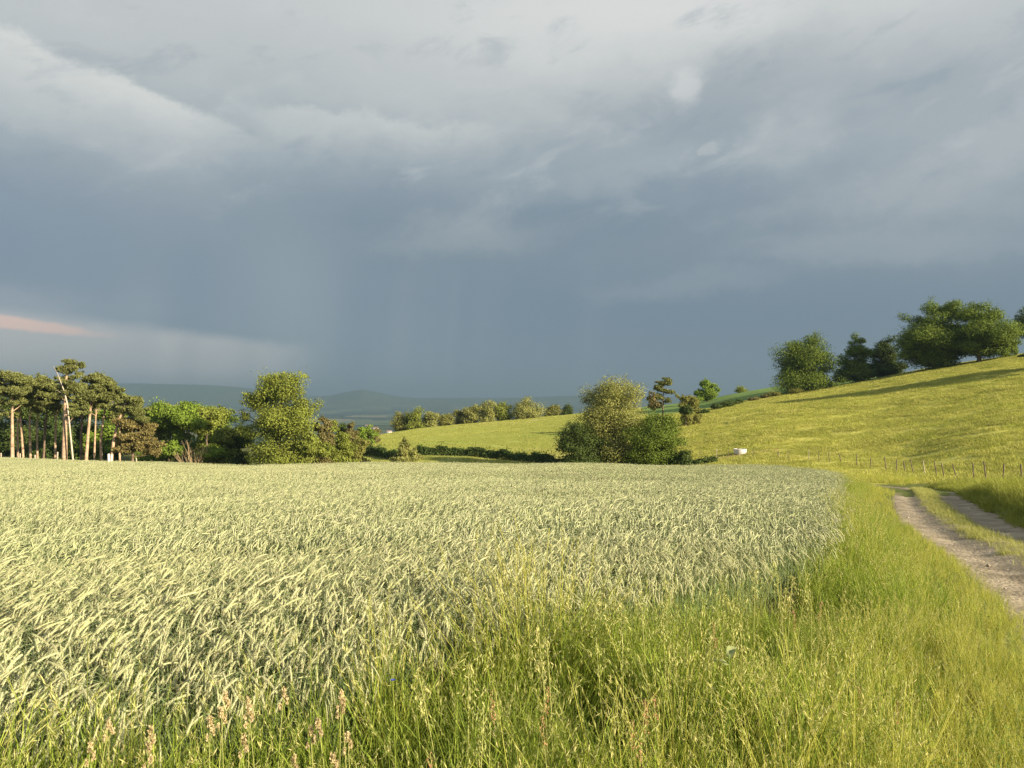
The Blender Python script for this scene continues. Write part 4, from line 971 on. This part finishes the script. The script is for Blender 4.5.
def cornflower():
    d = 3.35; u, v = 393, 681; x = (u-512)/F*d; zg = float(H(x, d)); z = EYE+(HV-v)*d/F-zg
    root = empty('cornflower', (x, d, zg), 'single small blue cornflower among green stems at the wheat edge', 'flower')
    mb = MB(); mb.tube([(0, 0, 0), (.015, 0, z*.5), (0, 0, z)], [.002, .0017, .0014], 4); link('stem', mb.mesh('stem', ['gleaf']), root)
    r = np.random.default_rng(2); mb = MB(); n = 14; a = np.arange(n)*6.283/n; dd = np.stack([np.cos(a), np.sin(a), np.full(n, .5)], 1)
    mb.cards(np.array([0, 0, z])+dd*.007, np.stack([-np.cos(a)*.4, -np.sin(a)*.4, np.ones(n)], 1), .014, .006, r, 0, .2, dd); link('petals', mb.mesh('petals', ['blue']), root)
cornflower()

# ------------------------------------------------------------------ haze
HAZE_D = 1.7e-4
def haze():
    r_ = 10600.; z0, z1 = -125., 235.
    # the ground sheet reaches 14 km; a box that encloses it
    r_ = 14200.
    mb = MB(); V = [(a, b, c) for c in (z0, z1) for a, b in ((-r_, -r_), (r_, -r_), (r_, r_), (-r_, r_))]
    mb.add(V, [(0,3,2,1),(4,5,6,7),(0,1,5,4),(1,2,6,5),(2,3,7,6),(3,0,4,7)])
    m = bpy.data.materials.new('haze'); m.use_nodes = True; nt = m.node_tree; nt.nodes.clear()
    o = nt.nodes.new('ShaderNodeOutputMaterial'); v = nt.nodes.new('ShaderNodeVolumePrincipled')
    v.inputs['Color'].default_value = (.172,.258,.355, 1); v.inputs['Density'].default_value = HAZE_D
    nt.links.new(v.outputs[0], o.inputs['Volume'])
    try: m.volume_intersection_method = 'FAST'
    except Exception: pass
    ob = link('haze', mb.mesh('haze', [m])); tag(ob, 'blue grey rain haze over the valley', 'haze', kind='stuff')
haze()

# ------------------------------------------------------------------ sky
SUN_AZ, SUN_EL = R(124), R(20.5)
EXPO = 1.18
def sky():
    w = bpy.data.worlds.new('World'); SC.world = w; w.use_nodes = True; nt = w.node_tree; N = nt.nodes; N.clear(); Lk = nt.links
    class S:
        def __init__(s, k): s.k = k
        def __add__(a, b): return mth('ADD', a, b)
        def __radd__(a, b): return mth('ADD', a, b)
        def __sub__(a, b): return mth('SUBTRACT', a, b)
        def __rsub__(a, b): return mth('SUBTRACT', b, a)
        def __mul__(a, b): return mth('MULTIPLY', a, b)
        __rmul__ = __mul__
        def __truediv__(a, b): return mth('DIVIDE', a, b)
    def mth(op, *args):
        n = N.new('ShaderNodeMath'); n.operation = op
        for i, a in enumerate(args):
            if isinstance(a, S): Lk.new(a.k, n.inputs[i])
            else: n.inputs[i].default_value = a
        return S(n.outputs[0])
    def smooth(a, b, x, lo=0., hi=1.):
        n = N.new('ShaderNodeMapRange'); n.interpolation_type = 'SMOOTHSTEP'; Lk.new(x.k, n.inputs[0])
        for i, v in ((1, a), (2, b), (3, lo), (4, hi)): n.inputs[i].default_value = v
        return S(n.outputs[0])
    def mix(a, b, f):
        n = N.new('ShaderNodeMix'); n.data_type = 'RGBA'
        for k, s in ((6, a), (7, b)):
            if isinstance(s, tuple): n.inputs[k].default_value = (*s, 1)
            else: Lk.new(s.k, n.inputs[k])
        if isinstance(f, S): Lk.new(f.k, n.inputs[0])
        else: n.inputs[0].default_value = f
        return S(n.outputs[2])
    tc = N.new('ShaderNodeTexCoord'); sx = N.new('ShaderNodeSeparateXYZ'); Lk.new(tc.outputs['Generated'], sx.inputs[0])
    X, Y, Z = (S(o) for o in sx.outputs)
    az = mth('ARCTAN2', X, Y)*57.2958; el = mth('ARCSINE', Z)*57.2958
    def noise(sc_a, sc_e, off, detail=5., rough=.55, rot=0., dist=0.):
        c, s = math.cos(R(rot)), math.sin(R(rot))
        a2 = az*(c*sc_a)+el*(s*sc_a); e2 = el*(c*sc_e)-az*(s*sc_e)
        cb = N.new('ShaderNodeCombineXYZ'); Lk.new((a2+off).k, cb.inputs[0]); Lk.new((e2+off*.37).k, cb.inputs[1]); cb.inputs[2].default_value = off
        n = N.new('ShaderNodeTexNoise'); n.inputs['Scale'].default_value = 1; n.inputs['Detail'].default_value = detail; n.inputs['Roughness'].default_value = rough; n.inputs['Distortion'].default_value = dist
        Lk.new(cb.outputs[0], n.inputs['Vector']); return S(n.outputs[0])
    w1 = noise(.10, .16, 1.7, 5, .6)-.5; w2 = noise(.10, .16, 9.3, 5, .6)-.5
    wf = noise(.32, .46, 4.1, 8, .66)-.5; wf2 = noise(.32, .46, 6.6, 8, .66)-.5
    azw = az+w1*9+wf*2.2; elw = el+w2*5+wf2*1.6
    def px(u, v):
        a = math.atan((u-512)/F); return math.degrees(a), math.degrees(math.atan((HV-v)/F*math.cos(a)))
    def blob(u, v, su, sv, warp=True, rot=0.):
        a, e = px(u, v); A, E = (azw, elw) if warp else (az, el); k = 57.3/F
        c, s = math.cos(R(rot)), math.sin(R(rot)); da, de = A-a, E-e
        p, q = da*c+de*s, de*c-da*s
        return mth('EXPONENT', (p*(1/(su*k))*(p*(1/(su*k)))+q*(1/(sv*k))*(q*(1/(sv*k))))*-1.0)
    # elevation gradient
    rp_ = N.new('ShaderNodeValToRGB'); Lk.new(smooth_lin(N, Lk, (el+w2*5.).k, 0, 40), rp_.inputs[0])
    cr = rp_.color_ramp; stops = [(0, (121,138,151)), (2.5/40, (122,139,152)), (7/40, (120,137,151)), (11/40, (132,147,157)), (16/40, (150,163,170)), (20/40, (164,173,176)), (25/40, (184,189,189)), (1, (190,194,193))]
    while len(cr.elements) < len(stops): cr.elements.new(.5)
    for e_, (p, c) in zip(cr.elements, stops): e_.position = p; e_.color = (*lin(*c), 1)
    C = S(rp_.outputs[0])
    D = lambda *c: lin(*c)
    # large soft structure
    n1 = noise(.055, .13, 3.2, 6, .55, 8); C = mix(C, D(116,134,150), smooth(.50, .34, n1)*smooth(5, 11, el)*smooth(25, 18, el)*.55)
    C = mix(C, D(178,184,186), smooth(.52, .70, n1)*smooth(9, 15, el)*.55)
    # dark blue storm core at left, centre and right base
    C = mix(C, D(122,140,158), blob(40, 235, 190, 52)*.85); C = mix(C, D(115,133,148), blob(330, 215, 230, 42)*.75)
    C = mix(C, D(114,132,148), blob(640, 220, 240, 36)*.6); C = mix(C, D(110,129,145), blob(760, 335, 330, 50, False)*.75)
    C = mix(C, D(118,136,152), blob(190, 285, 110, 30)*.5)
    # bright upper veil
    C = mix(C, D(211,212,210), blob(640, 4, 270, 62)*.85); C = mix(C, D(216,216,213), blob(850, 0, 90, 40)*.75); C = mix(C, D(192,196,196), blob(430, 105, 120, 40)*.45)
    C = mix(C, D(188,192,193), blob(120, 15, 200, 50)*.5); C = mix(C, D(200,203,203), blob(985, 25, 70, 30)*.5)
    # dark shelf at top right and ragged band right
    C = mix(C, D(150,161,167), blob(760, 75, 120, 40, True, 25)*.7); C = mix(C, D(150,160,168), blob(960, 90, 110, 60)*.45)
    # left cloud with a lit upper edge sloping down to the right
    a0, e0 = px(60, 52); a1, e1 = px(240, 130)
    sl = (e1-e0)/(a1-a0); line = (az-a0)*sl+e0; t = el-line+wf2*2.4+w2*2.0
    m_ = smooth(.5, -.35, t)*mth('EXPONENT', mth('MINIMUM', t, 0.)*.24)*smooth(16, 4, az-a0)*smooth(-14, -1, az-a0)
    C = mix(C, D(207,209,206), m_*.95)
    a0, e0 = px(270, 108); a1, e1 = px(480, 128)
    sl = (e1-e0)/(a1-a0); line = (az-a0)*sl+e0; t = el-line+wf2*3.0+w1*2.5
    m_ = smooth(.6, -.3, t)*mth('EXPONENT', mth('MINIMUM', t, 0.)*.35)*smooth(20, 12, az-a0)*smooth(-3, 2, az-a0)
    C = mix(C, D(196,200,198), m_*.65)
    # small lit puffs
    C = mix(C, D(204,206,205), smooth(.2, .9, blob(692, 88, 25, 23)+wf*.5)*.8); C = mix(C, D(176,183,185), smooth(.3, .8, blob(725, 153, 11, 8)+wf*.4)*.6)
    C = mix(C, D(168,175,177), smooth(.12, 1.0, blob(470, 236, 95, 24)+wf*.6)*.62)
    C = mix(C, D(178,184,186), smooth(.14, 1.0, blob(800, 140, 70, 26, True, 25)+wf*.7)*.6); C = mix(C, D(172,178,181), smooth(.14, 1.0, blob(905, 200, 90, 28)+wf*.8)*.6)
    C = mix(C, D(182,187,188), smooth(.14, 1.0, blob(1000, 130, 80, 34, True, 25)+wf*.8)*.55); C = mix(C, D(160,169,175), smooth(.14, 1.0, blob(880, 250, 130, 20)+wf*.7)*.55)
    C = mix(C, D(150,162,170), smooth(.14, 1.0, blob(690, 285, 120, 13)+wf*.5)*.5); C = mix(C, D(168,176,180), smooth(.14, 1.0, blob(620, 175, 110, 16, True, 12)+wf*.6)*.4)
    C = mix(C, D(163,171,176), blob(900, 165, 200, 100)*.4); C = mix(C, D(150,160,168), blob(560, 150, 180, 30, True, 10)*.4)
    C = mix(C, D(106,124,139), blob(430, 262, 430, 62, False)*.38); C = mix(C, D(108,126,142), blob(860, 320, 260, 40, False)*.35)
    # paler rain-free gap low on the left, pink lit cloud streak
    gap = smooth(11.5, 7, az+24.5+wf*2)*smooth(6.0, 4.9, el+wf2*.9+(az+33)*.09)
    C = mix(C, D(182,183,182), gap*.9)
    a, e = px(20, 319); pk = smooth(.25, .75, blob(0, 321, 84, 7, False, -6)+wf2*.9+wf*.3)
    C = mix(C, D(160,168,176), blob(0, 300, 90, 16)*.5); C = mix(C, D(228,195,180), pk*.8)
    # falling rain
    rain = noise(.22, .006, 7.7, 2, .45, -5); rm = smooth(13, 4, el)*smooth(22, 12, mth('ABSOLUTE', az+12))
    C = mix(C, D(146,159,166), smooth(.42, .72, rain)*rm*.34); C = mix(C, D(112,132,148), smooth(.55, .3, rain)*rm*.25)
    C = mix(C, D(146,160,167), blob(285, 290, 60, 90, False)*.5)
    # ragged fine texture
    n3 = noise(.16, .38, 12.1, 7, .6, 14, .4)
    C = mix(C, D(196,200,200), smooth(.52, .78, n3)*smooth(10, 17, el)*.42); C = mix(C, D(132,147,159), smooth(.48, .25, n3)*smooth(6, 14, el)*.4)
    # storm cover lies ahead; behind the camera the evening sky is open
    nish = N.new('ShaderNodeTexSky'); nish.sky_type = 'NISHITA'; nish.sun_disc = False; nish.sun_elevation = SUN_EL; nish.sun_rotation = SUN_AZ; nish.altitude = 600; nish.dust_density = 1.6
    cover = smooth(130, 75, mth('ABSOLUTE', az+8), .25, .985)
    b1 = N.new('ShaderNodeBackground'); Lk.new(nish.outputs[0], b1.inputs[0]); b1.inputs[1].default_value = .07
    b2 = N.new('ShaderNodeBackground'); Lk.new(C.k, b2.inputs[0]); b2.inputs[1].default_value = 2**-EXPO*1.17
    ms = N.new('ShaderNodeMixShader'); Lk.new(cover.k, ms.inputs[0]); Lk.new(b1.outputs[0], ms.inputs[1]); Lk.new(b2.outputs[0], ms.inputs[2])
    o = N.new('ShaderNodeOutputWorld'); Lk.new(ms.outputs[0], o.inputs[0])
    w.cycles.sampling_method = 'MANUAL'; w.cycles.sample_map_resolution = 512
def smooth_lin(N, Lk, sock, a, b):
    n = N.new('ShaderNodeMapRange'); Lk.new(sock, n.inputs[0]); n.inputs[1].default_value = a; n.inputs[2].default_value = b
    return n.outputs[0]
sky()
sl = bpy.data.lights.new('sun', 'SUN'); sl.energy = 5.0; sl.angle = R(.5); sl.color = (1.0, .86, .62)
so = bpy.data.objects.new('sun', sl); COL.objects.link(so)
sv = Vector((math.sin(SUN_AZ)*math.cos(SUN_EL), math.cos(SUN_AZ)*math.cos(SUN_EL), math.sin(SUN_EL)))
so.rotation_euler = sv.to_track_quat('Z', 'Y').to_euler(); so.location = (40, -30, 40)

# ------------------------------------------------------------------ camera
cam = bpy.data.cameras.new('camera'); cam.sensor_width = 36; cam.lens = 36*F/1024; cam.clip_start = .05; cam.clip_end = 60000
co = bpy.data.objects.new('camera', cam); COL.objects.link(co); co.location = (0, 0, EYE)
cam.shift_y = (HV-384)/1024          # level camera, horizon a little below the middle
co.rotation_euler = (R(90), 0, 0)
SC.camera = co
SC.view_settings.view_transform = 'Standard'; SC.view_settings.look = 'None'; SC.view_settings.exposure = EXPO; SC.view_settings.gamma = 1
SC.render.engine = 'CYCLES'; c = SC.cycles
c.max_bounces = 6; c.diffuse_bounces = 3; c.glossy_bounces = 2; c.transmission_bounces = 4; c.volume_bounces = 0; c.transparent_max_bounces = 8
c.use_denoising = True
try: c.denoiser = 'OPENIMAGEDENOISE'; c.denoising_prefilter = 'NONE'
except Exception: pass
c.use_adaptive_sampling = False; c.caustics_reflective = False; c.caustics_refractive = False
